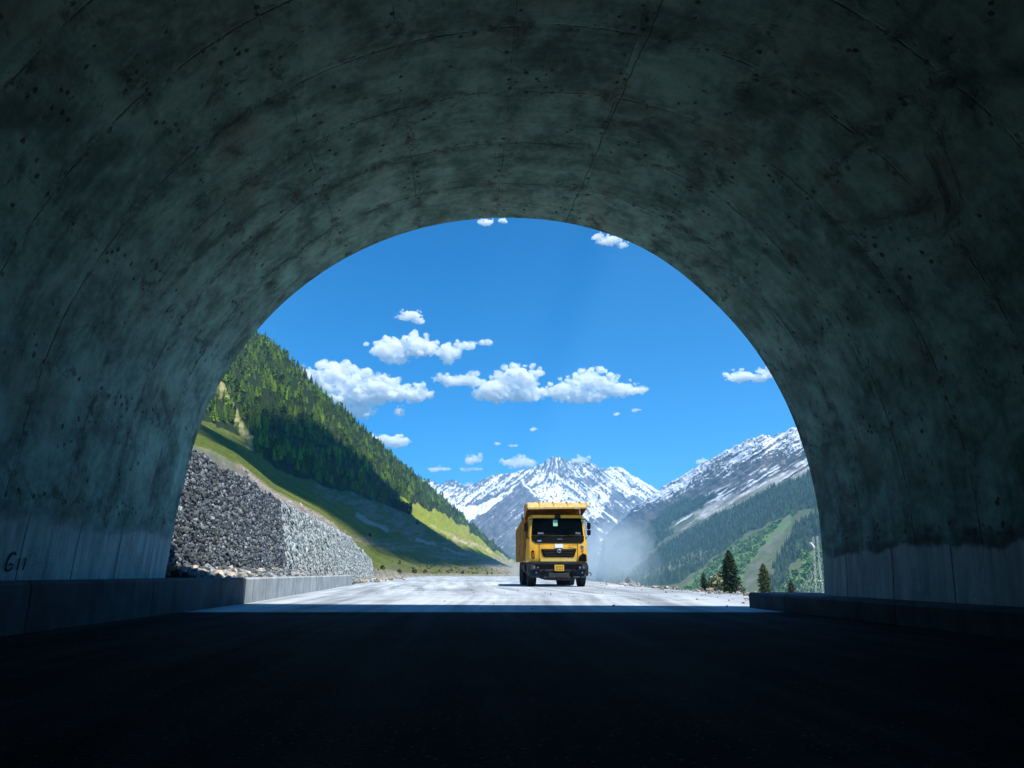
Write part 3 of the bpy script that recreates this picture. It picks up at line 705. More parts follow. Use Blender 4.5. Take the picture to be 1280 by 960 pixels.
sz = np.maximum(sz, .42*soft([(742, 650), (756, 625), (790, 625), (790, 660), (770, 685), (742, 690)])*(n4 > .05))
rock_tri = soft([(584, 672), (652, 604), (668, 622), (676, 640), (660, 690), (600, 700)])
sz = blur(np.where(rock_tri > 0, np.minimum(sz, .14), sz), 14)
snow = sstep(-.06, .08, n1*.75+n2*.5+n3*.7+n4*.85+(sz-.53)*1.6)
snow = np.maximum(snow, np.clip(lineband(wx, PYc, [(652, 603), (668, 622)], 2.0)*1.5, 0, 1))
c = np.zeros(VC.shape)+np.array((.075, .082, .10)); c = cmix(c, sstep(-.3, .4, n2), (.14, .14, .15)); c = cmix(c, sstep(.05, .3, n4), (.20, .20, .21))
c = cmix(c, sstep(670, 715, PYc), (.06, .085, .06))
c = cmix(c, snow, (.78, .80, .83))
fullC = back_rows(VC); colC = np.concatenate([c, np.tile(c[-1:], (8, 1, 1))], 0)
o = mesh_np('snow_mountain', fullC.reshape(-1, 3), grid_faces(fullC.shape[0], fullC.shape[1]), M_mount, col=colC.reshape(-1, 3), smooth=True)
tag(o, 'jagged snow streaked mountain closing the valley', 'mountain', kind='structure')
pxF = np.linspace(530, 620, 140)
PXf, PYf, YYf = loft([[(530, 660, 7000), (620, 660, 7000)], [(530, 626, 7900), (552, 606.5, 7950), (563, 602, 8000), (569, 601, 8000), (575, 605, 8000), (585, 612, 8000), (620, 640, 8200)]], [0, 1], pxF, 90)
VF = P(PXf, PYf, YYf); VF[..., 1] -= 200*ridged(PXf/14, PYf/24, 5); VF[..., 2] += 8*fbm(PXf/5, PYf/5, 4)
c = np.zeros(VF.shape)+np.array((.07, .08, .095)); c = cmix(c, sstep(.1, .25, fbm(PXf/4, PYf/5, 4)), (.7, .72, .76))
fullF = back_rows(VF); colF = np.concatenate([c, np.tile(c[-1:], (8, 1, 1))], 0)
o = mesh_np('far_peak', fullF.reshape(-1, 3), grid_faces(fullF.shape[0], fullF.shape[1]), M_mount, col=colF.reshape(-1, 3), smooth=True)
tag(o, 'small dark far peak left of the snow mountain', 'mountain', kind='structure')

# ------------------------------------------------------------------ forests (far-off masses)
def conifer_tpl(seed, tiers=7, spikes=7, width=.17):
    r = np.random.default_rng(seed); v = []; f = []
    for k in range(tiers):
        t = k/(tiers-1); z0 = .06+.80*t; rad = width*(1-t)**.85+.012; top = z0+.26*(1-.45*t)
        b = len(v); v.append((r.normal(0, .008), r.normal(0, .008), min(1.0, top)))
        for j in range(spikes*2):
            a = PI*j/spikes+k*.7+r.normal(0, .1); q = rad*(r.uniform(.8, 1.25) if j % 2 == 0 else r.uniform(.35, .6))
            v.append((q*math.cos(a), q*math.sin(a), z0-(.05*r.random() if j % 2 == 0 else -.05)))
        for j in range(spikes*2): f.append((b, b+1+j, b+1+(j+1) % (spikes*2)))
    return np.array(v), np.array(f)
def bush_tpl(seed, n=70):
    r = np.random.default_rng(seed); v = []; f = []
    for k in range(n):
        d = r.normal(size=3); d /= np.linalg.norm(d); p = d*r.uniform(.5, 1)**.5*np.array([.42, .42, .5])+np.array([0, 0, .5])
        p *= 1+.25*math.sin(3*d[0]+seed)*math.sin(4*d[1]); b = len(v)
        e1 = r.normal(size=3); e1 /= np.linalg.norm(e1); e2 = np.cross(e1, r.normal(size=3)); e2 /= np.linalg.norm(e2); s_ = r.uniform(.10, .2)
        v += [p+e1*s_, p+e2*s_, p-e1*s_, p-e2*s_*.8]; f += [(b, b+1, b+2), (b, b+2, b+3)]
    return np.array(v), np.array(f)
CON = [conifer_tpl(s_, 7, 6, w_) for s_, w_ in ((1, .20), (2, .24), (3, .18), (4, .26), (5, .22))]
BUS = [bush_tpl(s_) for s_ in range(4)]
M_leaf = m_attr('conifer foliage', .75, 1.2, .35, .2, .2, .25)
M_leaf_l = m_attr('broadleaf foliage', .7, 1.2, .35, .2, .2, .25)
def pick(Vg, mask, PXg, PYg, YYg, n, rng, size, k=1.0, pxlim=(0, 1300)):
    """random points on a loft, even in the picture, thinned where trees stand large"""
    nr, nc = mask.shape; out = []
    per_col = np.gradient(PXg[0]); hgt = np.abs(np.gradient(PYg, axis=0)); wgt = (hgt*per_col[None])*mask*(PXg > pxlim[0])*(PXg < pxlim[1])
    spx = F*size/YYg; wgt = wgt/np.maximum(spx, 2.0)**2*k
    exp_n = wgt.sum(); n = int(min(n, exp_n)); pr = (wgt/wgt.sum()).ravel()
    idx = rng.choice(nr*nc, n, p=pr); r, c_ = np.divmod(idx, nc); r = np.clip(r, 0, nr-2); c_ = np.clip(c_, 0, nc-2)
    fr_, fc = rng.random(n), rng.random(n)
    p = (Vg[r, c_]*((1-fr_)*(1-fc))[:, None]+Vg[r+1, c_]*(fr_*(1-fc))[:, None]+Vg[r, c_+1]*((1-fr_)*fc)[:, None]+Vg[r+1, c_+1]*(fr_*fc)[:, None])
    return p, np.stack([PXg[r, c_], PYg[r, c_]], -1)
def plant(name, p, h, cols, tpls, mat, rng, label, cat='forest'):
    Vs, Fs, Cs = [], [], []; o = 0; ch = rng.integers(0, len(tpls), len(p))
    for k, (tv, tf) in enumerate(tpls):
        m = ch == k; n = m.sum()
        if not n: continue
        a = rng.uniform(0, 2*PI, n); ca, sa = np.cos(a), np.sin(a); hh = h[m]; ww = hh*rng.uniform(.85, 1.2, n)
        q = np.empty((n, len(tv), 3)); q[..., 0] = (tv[:, 0]*ca[:, None]-tv[:, 1]*sa[:, None])*ww[:, None]; q[..., 1] = (tv[:, 0]*sa[:, None]+tv[:, 1]*ca[:, None])*ww[:, None]; q[..., 2] = tv[:, 2]*hh[:, None]
        q += p[m][:, None]; Vs.append(q.reshape(-1, 3)); Fs.append((tf[None]+(np.arange(n)*len(tv))[:, None, None]+o).reshape(-1, 3)); o += n*len(tv)
        Cs.append(np.repeat(cols[m], len(tv), 0))
    ob = mesh_np(name, np.concatenate(Vs), np.concatenate(Fs), mat, None, col=np.concatenate(Cs)); tag(ob, label, cat, kind='stuff'); return ob
def pal_mix(n, a, b, rng, jit=.25):
    t = rng.random(n)**1.3; return (np.array(a)[None]*(1-t)[:, None]+np.array(b)[None]*t[:, None])*rng.uniform(1-jit, 1+jit, n)[:, None]
rng = np.random.default_rng(101)
p, pp = pick(VL, f_l, PX, PY, VL[..., 1], 14000, rng, 13, 13.0, (190, 660))
hh = rng.uniform(5.5, 16, len(p))*np.where(rng.random(len(p)) < .12, .55, 1)
tcl = pal_mix(len(p), (.026, .075, .008), (.165, .26, .014), rng)
clump = sstep(-.2, .4, fbm(pp[:, 0]/18, pp[:, 1]/14, 3))[:, None]; tcl = tcl*(.7+.6*clump)
print('left trees', len(p))
plant('hillside_forest', p-np.array([0, 0, .5]), hh, tcl, CON+[(BUS[0][0]*np.array([.5, .5, .8]), BUS[0][1])], M_leaf, rng, 'dense conifer forest covering the steep left hillside')
p, pp = pick(VR, fr, PXr, PYr, VR[..., 1], 12000, rng, 15, 10.0, (760, 1060))
hh = rng.uniform(10, 19, len(p)); print('right trees', len(p))
plant('mountain_forest', p-np.array([0, 0, .5]), hh, pal_mix(len(p), (.018, .048, .030), (.085, .16, .07), rng), CON, M_leaf, rng, 'dark conifer forest in slanting belts on the right mountain')
p, pp = pick(VR, lr & (gully < .3), PXr, PYr, VR[..., 1], 5000, rng, 8, 4.0, (800, 1060)); print('right bushes', len(p))
plant('mountain_scrub', p-np.array([0, 0, .6]), rng.uniform(3, 9, len(p)), pal_mix(len(p), (.07, .16, .035), (.21, .35, .075), rng), BUS, M_leaf_l, rng, 'light green broadleaf scrub between the conifer belts on the right mountain', 'scrub')
mk = inpoly(PX, PY, [(430, 700), (520, 706), (640, 712), (640, 718), (470, 718), (445, 712)])
p, pp = pick(VL, mk, PX, PY, VL[..., 1], 900, rng, 1.3, 1.2, (430, 650))
plant('roadside_scrub', p-np.array([0, 0, .2]), rng.uniform(.3, 1.1, len(p)), pal_mix(len(p), (.05, .06, .022), (.10, .10, .05), rng), BUS, M_leaf_l, rng, 'low dull scrub along the foot of the left hillside', 'scrub')

mk = (tL < .10) & (tL > .035) & inpoly(PX, PY, [(285, 520), (300, 560), (345, 600), (400, 640), (436, 660), (436, 690), (340, 660), (285, 600)])
p, pp = pick(VL, mk, PX, PY, VL[..., 1], 700, np.random.default_rng(61), .12, .35, (285, 440))
stones('bank_stones', [tuple(q) for q in p], np.minimum(.17, np.random.default_rng(62).lognormal(-2.4, .5, len(p))), [(.34, .29, .23), (.42, .39, .34), (.25, .22, .18)], 63, 'loose brownish stones on the earth bank above the retaining walls'); print('bank', len(p))
# ------------------------------------------------------------------ single trees
M_bark = m_plain('bark', (.10, .07, .05), .95, 0, .4, 20)
def pine_mesh(seed, H, W, dens=1.0, base=.10, rnd=.72):
    """crown of drooping branch sprays, each a fan of small needle clumps; returns verts, tris, tints"""
    r = np.random.default_rng(seed); v = []; f = []; cc = []
    nw = int(34*dens); 
    for k in range(nw):
        t = k/(nw-1); z = H*(base+(.97-base)*t); R = W*(.25+.75*min(1, (1-t)*1.0)**.75)*(1 if t > .12 else .8)*(1-t*.25) if t < .97 else W*.08
        R = W*1.15*min(1.0, ((1-t)/.50)**rnd+.04)*(.75+.25*min(1, t/.15))*(.82+.18*math.sin(k*2.1))
        nb = 7 if t < .8 else 5
        for b in range(nb):
            a = 2*PI*b/nb+k*2.4+r.normal(0, .2); L = R*r.uniform(.7, 1.15); ns = max(3, int(L/(W*.10)))
            for s_ in range(ns):
                q = (s_+1)/ns; c0 = np.array([math.cos(a)*L*q, math.sin(a)*L*q, z-H*.035*q*q+H*.012*q])
                tint = r.uniform(.6, 1.35)
                for e in range(3):
                    d1 = r.normal(size=3)*np.array([1, 1, .5]); d1 /= np.linalg.norm(d1); d2 = np.cross(d1, r.normal(size=3)); d2 /= np.linalg.norm(d2)
                    w_ = W*r.uniform(.10, .19); o = len(v); c1 = c0+r.normal(0, W*.04, 3)
                    v += [c1+d1*w_, c1+d2*w_*.5, c1-d1*w_, c1-d2*w_*.5]; f += [(o, o+1, o+2), (o, o+2, o+3)]; cc += [tint]*4
    return np.array(v), np.array(f), np.array(cc)
def tree(name, px, y, base_py, H, W, colr, seed, label, cat, group=None, dens=1.0, base=.08, rnd=.72):
    b = P(px, base_py, y); root = empty(name, b); tag(root, label, cat, group)
    v, f, cc = pine_mesh(seed, H, W, dens, base, rnd)
    mesh_np('crown', v, f, M_leaf, root, col=np.array(colr)[None]*cc[:, None])
    MB().tube([(0, 0, -.6), (0, 0, H*.5), (0, 0, H*.95)], [H*.028, H*.018, H*.004], 7).build('trunk', M_bark, root)
    return root
def bush(name, px, y, base_py, H, W, colr, seed, label, n=420):
    b = P(px, base_py, y); root = empty(name, b); tag(root, label, 'bush')
    tv, tf = bush_tpl(seed, n); k = np.array([W, W, H]); q = tv*k; 
    q = np.array(q); rr = np.random.default_rng(seed)
    cc = np.repeat(rr.uniform(.6, 1.4, n), 4)
    # shrink the leaf clumps towards their centres
    cent = q.reshape(-1, 4, 3).mean(1, keepdims=True); q = (cent+(q.reshape(-1, 4, 3)-cent)*.5).reshape(-1, 3)
    mesh_np('foliage', q, tf, M_leaf_l, root, col=np.array(colr)[None]*cc[:, None])
    st = MB()
    for j in range(5): a = j*1.3; st.tube([(0, 0, -.3), (W*.12*math.cos(a), W*.12*math.sin(a), H*.35), (W*.25*math.cos(a), W*.25*math.sin(a), H*.7)], [.03*H*.3, .02*H*.3, .006*H], 5)
    st.build('stem', M_bark, root); return root
s_ = 954.0
def hpx(n, y): return n*y/s_
tree('pine_tree', 914, 120, 744.5, hpx(56, 120), hpx(10.5, 120), (.035, .062, .016), 1, 'tallest dark green pine standing at the right road edge', 'tree', dens=1.2, rnd=.52)
tree('pine_tree', 957, 150, 746, hpx(41, 150), hpx(7.5, 150), (.11, .13, .03), 2, 'olive green conifer just above the end of the right kerb', 'tree', rnd=.5)
tree('pine_tree', 880.5, 110, 743.5, hpx(27, 110), hpx(5.0, 110), (.045, .065, .015), 3, 'small slender dark conifer left of the tall pine', 'tree', dens=.7)
tree('pine_tree', 785, 190, 735.5, hpx(16, 190), hpx(4.2, 190), (.035, .06, .025), 4, 'hazy little conifer right of the truck at the road edge', 'tree', dens=.7)
tree('pine_tree', 990, 210, 748, hpx(22, 210), hpx(5.0, 210), (.05, .06, .03), 6, 'thin brownish conifer between olive conifer and wire fence', 'tree', dens=.7)
bush('bush', 888, 100, 743.5, hpx(16, 100), hpx(13, 100), (.075, .085, .02), 11, 'dark olive bush between the small conifer and the tall pine')
bush('bush', 901, 105, 743.5, hpx(9, 105), hpx(8, 105), (.045, .075, .015), 12, 'little green bush at the foot of the tall pine, on its left')
bush('bush', 899, 130, 744.5, hpx(24, 130), hpx(26, 130), (.30, .30, .15), 13, 'pale yellow green bush behind the tall pine', 700)
bush('bush', 926, 128, 745.5, hpx(14, 128), hpx(14, 128), (.20, .22, .15), 14, 'greyish scrubby bush right of the tall pine')
# dark broad trees at the lower edge of the left forest, seen one by one
def on_left(px, py):
    d = np.hypot(PX-px, PY-py); r, c_ = np.unravel_index(np.argmin(d), d.shape); return VL[r, c_]
edge_trees = [(511, 641, 13, 'round dark tree at the lowest tip of the left forest'), (503, 637, 12, 'dark tree second from the lowest tip of the left forest'), (494, 634, 13, 'dark tree in the third place above the tip of the left forest'),
              (522, 656, 5, 'lone little dark tree below the tip of the left forest'), (462, 671, 5, 'tiny dark shrub tree alone on the grey bank above the far wall')]
for k, (a, b, hgt, lab) in enumerate(edge_trees):
    q = on_left(a, b); H = hpx(hgt, q[1]); root = empty('broad_tree', q-np.array([0, 0, .3])); tag(root, lab, 'tree')
    tv, tf = bush_tpl(50+k, 260); qv = tv*np.array([H*.85, H*.85, H]); cent = qv.reshape(-1, 4, 3).mean(1, keepdims=True); qv = (cent+(qv.reshape(-1, 4, 3)-cent)*.8).reshape(-1, 3)
    mesh_np('crown', qv, tf, M_leaf, root, col=np.array((.022, .04, .014))[None]*np.repeat(np.random.default_rng(k).uniform(.6, 1.4, 260), 4)[:, None])
    MB().tube([(0, 0, -.5), (0, 0, H*.5)], [H*.04, H*.02], 6).build('trunk', M_bark, root)
# taller trees that break the left skyline
for k, (a, top) in enumerate([(333, 417), (348, 431), (352, 437), (368, 450), (375, 456), (389, 469), (402, 480), (428, 504), (436, 512), (447, 521), (455, 526), (470, 543), (485, 556), (504, 570), (518, 584), (540, 604)]):
    y0 = float(interp_row(rid, np.array([a]))[0][0]); q = on_left(a, y0+3); n_ = max(7, 18-10*(a-330)/210)
    root = empty('conifer', q-np.array([0, 0, .5])); tag(root, 'single conifer standing up above the skyline of the left hill', 'tree', 'conifers along the left skyline')
    tv, tf = CON[k % 5]; H = hpx(n_, q[1])
    mesh_np('crown', tv*np.array([H, H, H]), tf, M_leaf, root, col=np.tile(np.array((.022, .042, .014)), (len(tv), 1)))
    MB().tube([(0, 0, -1), (0, 0, H*.6)], [H*.02, H*.01], 5).build('trunk', M_bark, root)

# ------------------------------------------------------------------ wire fence beside the right tunnel wall
M_wire = m_plain('galvanised wire', (.75, .77, .78), .35, .3, .1)
fy = 13.7
fence = empty('wire_fence', P(1020, 745, fy)); tag(fence, 'loose white twisted wire mesh hanging beside the right tunnel wall', 'fence'); FL = np.array(fence.location)
def strand(pts, name):
    m = MB(); a = []
    for k in range(3):
        q = []
        for j in range(64):
            t = j/63; x = np.interp(t, [0, .45, 1], [p_[0] for p_ in pts]); yv = np.interp(t, [0, .45, 1], [p_[1] for p_ in pts])
            c0 = P(x, yv, fy)-FL; an = t*22+k*2.1; rr = .016+.006*math.sin(t*90)
            q.append((c0[0]+rr*math.cos(an), c0[1]+rr*math.sin(an), c0[2]+.006*math.sin(an*2)))
        m.tube(q, .0042, 5)
    return m.build(name, M_wire, fence)
strand([(1016.5, 671), (1018.5, 705), (1020.5, 746)], 'strand'); strand([(1021.5, 670), (1024.5, 706), (1029.5, 746)], 'strand'); strand([(1013.0, 678), (1015, 681), (1017, 684)], 'strand')
m = MB()
for k in range(10):
    x0 = 983+k*4.3; top = 744-max(0, (x0-980))*1.25
    a, b = P(x0, 746, fy+.3)-FL, P(x0+10, max(top, 690), fy+.3)-FL; m.tube([a, b], .0017, 4)
    a, b = P(x0+10, 746, fy+.32)-FL, P(x0, max(top+10, 695), fy+.32)-FL; m.tube([a, b], .0017, 4)
m.build('mesh', M_wire, fence)

# ------------------------------------------------------------------ tipper truck
DUST = ((.38, .35, .30), .55)
M_yel = m_plain('yellow cab paint', (.82, .405, .012), .38, 0, .10, 4, .5, ((.50, .34, .12), .5))
M_yel2 = m_plain('worn yellow paint darkened for shade', (.50, .235, .03), .55, 0, .22, 5, .4, ((.30, .16, .07), .7))  # worn paint, also made darker and more orange for the body's shaded flank
M_canopy = m_plain('rust flecked canopy paint', (.62, .43, .13), .6, 0, .25, 7, .4, ((.45, .28, .14), .7))
M_blk = m_plain('black plastic', (.006, .0065, .007), .6, 0, .2, 8, .06)
M_bump = m_plain('dusty charcoal bumper', (.016, .022, .027), .6, 0, .3, 6, .2, ((.06, .07, .08), .5))
M_glass = m_plain('windscreen glass', (.0015, .003, .003), .07, 0, .2, 2, .05)
M_rub = m_plain('tyre rubber', (.022, .025, .028), .85, 0, .3, 12, .2, ((.14, .14, .13), .45))
M_chas = m_plain('chassis steel', (.03, .03, .03), .7, .2, .3, 9)
M_sil = m_plain('silver trim', (.65, .66, .67), .25, .9, .05)
M_lamp = m_plain('lamp lens', (.13, .15, .165), .12, .1, .1)
M_amb = m_plain('amber lens', (.55, .14, .02), .2, 0, .1)
M_white = m_plain('white sticker', (.78, .79, .82), .6, 0, .04)
M_lip = m_plain('pale yellow lip', (.85, .62, .14), .45, 0, .12, 5, .5, ((.6, .5, .3), .3))
M_plate = m_plain('yellow plate', (.70, .42, .03), .45, 0, .08)
M_green = m_plain('green paper', (.25, .52, .36), .6, 0, .1)
M_rim = m_plain('rim steel', (.10, .09, .07), .6, .3, .3, 8, .4, DUST)
tp = G(697.5, 733.4)
truck = empty('tipper_truck', (tp.x, tp.y-.45, 0), math.radians(2.6)); tag(truck, 'yellow tipper truck with rusty canopy driving toward the tunnel', 'truck')
def taper(x, y, z): k = 1-.085*max(0, min(1, (z-1.65)/1.2)); return (x*k, y+.10*(abs(x)/1.22)**4*(1 if y < .6 else 0), z)
cabp = [(.03, .98), (.01, 1.15), (0, 1.45), (.02, 1.72), (.09, 2.05), (.24, 2.76), (.36, 2.90), (1.85, 2.93), (1.98, 2.80), (2.0, .98)]
m = MB(); xs = [-1.22, -1.16, -.9, -.45, 0, .45, .9, 1.16, 1.22]; n = len(cabp); vs = []
for x in xs:
    e = abs(x) > 1.2
    for (yy, zz) in cabp: vs.append((x, yy+(.07 if e and yy < .5 else 0), zz-(.05 if e and zz > 2.85 else 0)))
fs = [tuple(range(n))[::-1], tuple(range((len(xs)-1)*n, len(xs)*n))]+[(k*n+i, k*n+(i+1) % n, (k+1)*n+(i+1) % n, (k+1)*n+i) for k in range(len(xs)-1) for i in range(n)]
cab = m.add(vs, fs).warp(taper).build('cab', M_yel, truck, .015, True)
def yf(z): return float(np.interp(z, [p_[1] for p_ in cabp[:7]], [p_[0] for p_ in cabp[:7]]))
def panel(poly, mat, name, parent=truck, proud=.018, thick=.03, bev=.006, sub=7):
    """poly: (x,z) outline lying on the cab's front, subdivided so it follows the curve"""
    bm = bmesh.new(); vv = [bm.verts.new((x, 0, z)) for x, z in poly]; fc = bm.faces.new(vv)
    x0, x1 = min(p_[0] for p_ in poly), max(p_[0] for p_ in poly); z0, z1 = min(p_[1] for p_ in poly), max(p_[1] for p_ in poly)
    for k in range(1, sub): bmesh.ops.bisect_plane(bm, geom=bm.verts[:]+bm.edges[:]+bm.faces[:], plane_co=(x0+(x1-x0)*k/sub, 0, 0), plane_no=(1, 0, 0))
    for zc in (1.15, 1.45, 1.72, 2.05, 2.4, 2.76):
        if z0+.01 < zc < z1-.01: bmesh.ops.bisect_plane(bm, geom=bm.verts[:]+bm.edges[:]+bm.faces[:], plane_co=(0, 0, zc), plane_no=(0, 0, 1))
    r = bmesh.ops.extrude_face_region(bm, geom=bm.faces[:]); ex = [g for g in r['geom'] if isinstance(g, bmesh.types.BMVert)]
    exs = set(ex)
    for q in bm.verts:
        x, _, z = q.co; tx = taper(x, yf(z), z); e = 0.0
        q.co = (x, tx[1]-(proud if q not in exs else proud-thick), z)
    bmesh.ops.recalc_face_normals(bm, faces=bm.faces)
    me = bpy.data.meshes.new(name); bm.to_mesh(me); bm.free(); me.materials.append(mat)
    return link(bpy.data.objects.new(name, me), parent)
ws = panel([(-1.07, 2.05), (1.07, 2.05), (1.03, 2.60), (1.0, 2.74), (-1.0, 2.74), (-1.03, 2.60)], M_glass, 'windscreen', proud=.02)
panel([(-.17, 2.42), (.01, 2.42), (.01, 2.68), (-.17, 2.68)], M_green, 'paper_sticker', ws, proud=.026, thick=.004)
panel([(-.82, 2.09), (-.58, 2.09), (-.58, 2.16), (-.82, 2.16)], M_lamp, 'pass_sticker', ws, proud=.026, thick=.004); panel([(.74, 2.08), (.96, 2.08), (.96, 2.16), (.74, 2.18)], M_lamp, 'pass_sticker', ws, proud=.026, thick=.004)
wp = panel([(-1.08, 2.03), (-1.06, 1.84), (-.92, 1.73), (.98, 1.73), (1.08, 1.82), (1.09, 2.03)], M_blk, 'wiper_panel', proud=.024)
panel([(-.84, 1.79), (-.68, 1.79), (-.68, 1.85), (-.84, 1.85)], M_sil, 'badge', wp, proud=.032, thick=.006)
m = MB()
for k in range(6): m.box(-.02+k*.035, .003+k*.035, yf(1.9)-.036, yf(1.9)-.02, 1.875, 1.905)
m.build('lettering', M_sil, wp)
for sx in (-1, 1):
    m = MB(); m.tube([(sx*.55-.3, yf(2.0)-.05, 2.0), (sx*.55+.05, yf(2.06)-.055, 2.07), (sx*.55+.4, yf(2.12)-.05, 2.12)], .011, 5); m.build('wiper', M_blk, truck)
grp = [(-.70, 1.49), (.76, 1.49), (.66, 1.20), (.58, 1.165), (-.52, 1.165), (-.61, 1.20)]
gr = panel(grp, M_blk, 'grille', proud=.022)
m = MB()
for k in range(4):
    z = 1.22+k*.065; hw = .55+.13*(z-1.165)/.325; m.box(-hw+.03, hw+.03, -.035, -.018, z, z+.018)
m.build('slat', M_chas, gr)
em = MB().lathe([(.062, -.012), (.085, -.012), (.085, .012), (.062, .012)], (.035, -.045, 1.42), 'y', 24); em.add(*(lambda q: (q.v, q.f))(MB().tube([(.035, -.045, 1.36), (.035, -.045, 1.46)], .014, 5).tube([(-.01, -.045, 1.45), (.035, -.045, 1.47), (.08, -.045, 1.45)], .013, 5)))
em.build('emblem', M_sil, truck)
panel([(-.13, 1.54), (.20, 1.54), (.20, 1.69), (-.13, 1.69)], M_white, 'paper_notice', proud=.024, thick=.006)
m = MB()
for k in range(9): m.box(.42+k*.042, .45+k*.042, -.03, -.012, 1.615, 1.632)
m.build('model_lettering', M_blk, truck)
panel([(-.72, 1.0), (.72, 1.0), (.70, 1.12), (-.70, 1.12)], M_lip, 'lower_lip', proud=.03)
for x in (-.78, .80): panel([(x, 1.0), (x+.014, 1.0), (x+.014, 1.69), (x, 1.69)], M_blk, 'panel_gap', proud=.012, thick=.03, sub=2)
vn = panel([(-1.08, 1.14), (-.99, 1.10), (-.96, 1.12), (-.98, 1.42), (-1.05, 1.44), (-1.09, 1.40)], M_blk, 'corner_vent', proud=.022, sub=2)
panel([(-1.05, 1.16), (-1.0, 1.15), (-1.01, 1.36), (-1.05, 1.37)], M_amb, 'reflector', vn, proud=.03, sub=2)
hl = MB().lathe([(1e-3, -.03), (.06, -.03), (.075, 0), (.06, .04), (1e-3, .04)], (.985, .055, 1.57), 'y', 18).build('side_lamp', M_lamp, truck)
MB().lathe([(.078, -.02), (.10, -.015), (.10, .03), (.078, .03)], (.985, .055, 1.57), 'y', 18).build('bezel', M_lip, hl)
MB().lathe([(1e-3, -.03), (.055, -.03), (.065, 0), (.055, .04), (1e-3, .04)], (1.0, .06, 1.44), 'y', 18).build('side_lamp', M_amb, truck)
panel([(.84, 1.0), (1.18, 1.0), (1.17, 1.26), (1.02, 1.33), (.86, 1.2)], M_blk, 'broken_corner', proud=.03, sub=4)
# roof visor and marker
MB().box(-1.04, 1.04, .16, .24, 2.765, 2.875).build('sun_visor', M_yel, truck, .02)
MB().box(-.10, .13, .10, .2, 2.72, 2.90).build('roof_marker', M_blk, truck, .02)
# bumper
bpf = [(-1.24, .78), (-1.22, .45), (-1.05, .36), (-.35, .33), (.35, .33), (1.05, .36), (1.22, .45), (1.24, .78), (1.18, .96), (-1.18, .96)]
m = MB(); m.prism(bpf, 'y', -.14, .55); m.warp(lambda x, y, z: (x, y+(.16*(abs(x)/1.24)**5 if y < .2 else 0), z)); bump = m.build('bumper', M_bump, truck, .03)
MB().box(-.95, .95, -.175, -.13, .70, .90).build('bumper_bar', M_blk, bump, .02)
MB().box(-.42, .42, -.185, -.12, .36, .55).build('tow_recess', M_chas, bump, .02)
for x in (-.62, .58): MB().box(x-.06, x+.06, -.18, -.12, .48, .66).build('step_notch', M_blk, bump, .015)
for sx in (-1, 1):
    x0 = sx*.93; h = MB().prism([(x0-.22, .66), (x0+.2, .68), (x0+.2, .80), (x0-.2, .86)] if sx < 0 else [(x0-.2, .66), (x0+.2, .68), (x0+.22, .88), (x0-.18, .82)], 'y', -.16, -.02).build('headlight', M_chas, truck, .02)
    MB().lathe([(1e-3, -.03), (.045, -.03), (.06, .0), (1e-3, .02)], (x0-.07, -.155, .755), 'y', 16).build('lens', M_lamp, h); MB().lathe([(1e-3, -.03), (.035, -.03), (.045, 0), (1e-3, .02)], (x0+.08, -.155, .755), 'y', 16).build('lens', M_lamp, h)
    MB().lathe([(1e-3, -.02), (.035, -.02), (.035, .02), (1e-3, .02)], (x0+.02, -.13, .56), 'y', 14).build('fog_light', M_lamp, truck)
pl = MB().box(-.175, .205, -.215, -.19, .62, .86).build('number_plate', M_plate, truck, .006)
M_print = m_plain('dark plate print', (.14, .07, .01), .6)
for row in (0, 1):
    m = MB()
    for k in range(5): x = -.125+k*.062; m.box(x, x+.034, -.2195, -.2155, .655+row*.1, .655+row*.1+.065)
    m.build('characters', M_print, pl)
MB().box(-.21, .24, -.20, -.17, .585, .895).build('plate_frame', M_blk, truck, .01)
MB().prism([(-.85, .36), (.75, .36), (.62, .27), (-.1, .25), (-.55, .27)], 'y', .0, .3).build('skid_plate', M_chas, truck, .02)
MB().tube([(1.20, -.02, .55), (1.29, -.06, .56), (1.33, -.05, .48), (1.29, -.04, .42)], .022, 6).build('tow_hook', M_chas, truck)
# mirrors
for sx, parts in ((1, [(2.56, 2.30), (2.27, 2.06)]), (-1, [(2.55, 2.20)])):
    ar = MB().tube([(sx*.99, .28, 2.72), (sx*1.16, .16, 2.70), (sx*1.29, .12, 2.56), (sx*1.30, .12, 2.05), (sx*1.18, .16, 1.93), (sx*1.10, .22, 1.90)], .018, 6).build('mirror_arm', M_blk, truck)
    for za, zb in parts: MB().box(sx*1.30-.075, sx*1.30+.075, .08, .19, zb, za).build('mirror', M_blk, ar, .03)
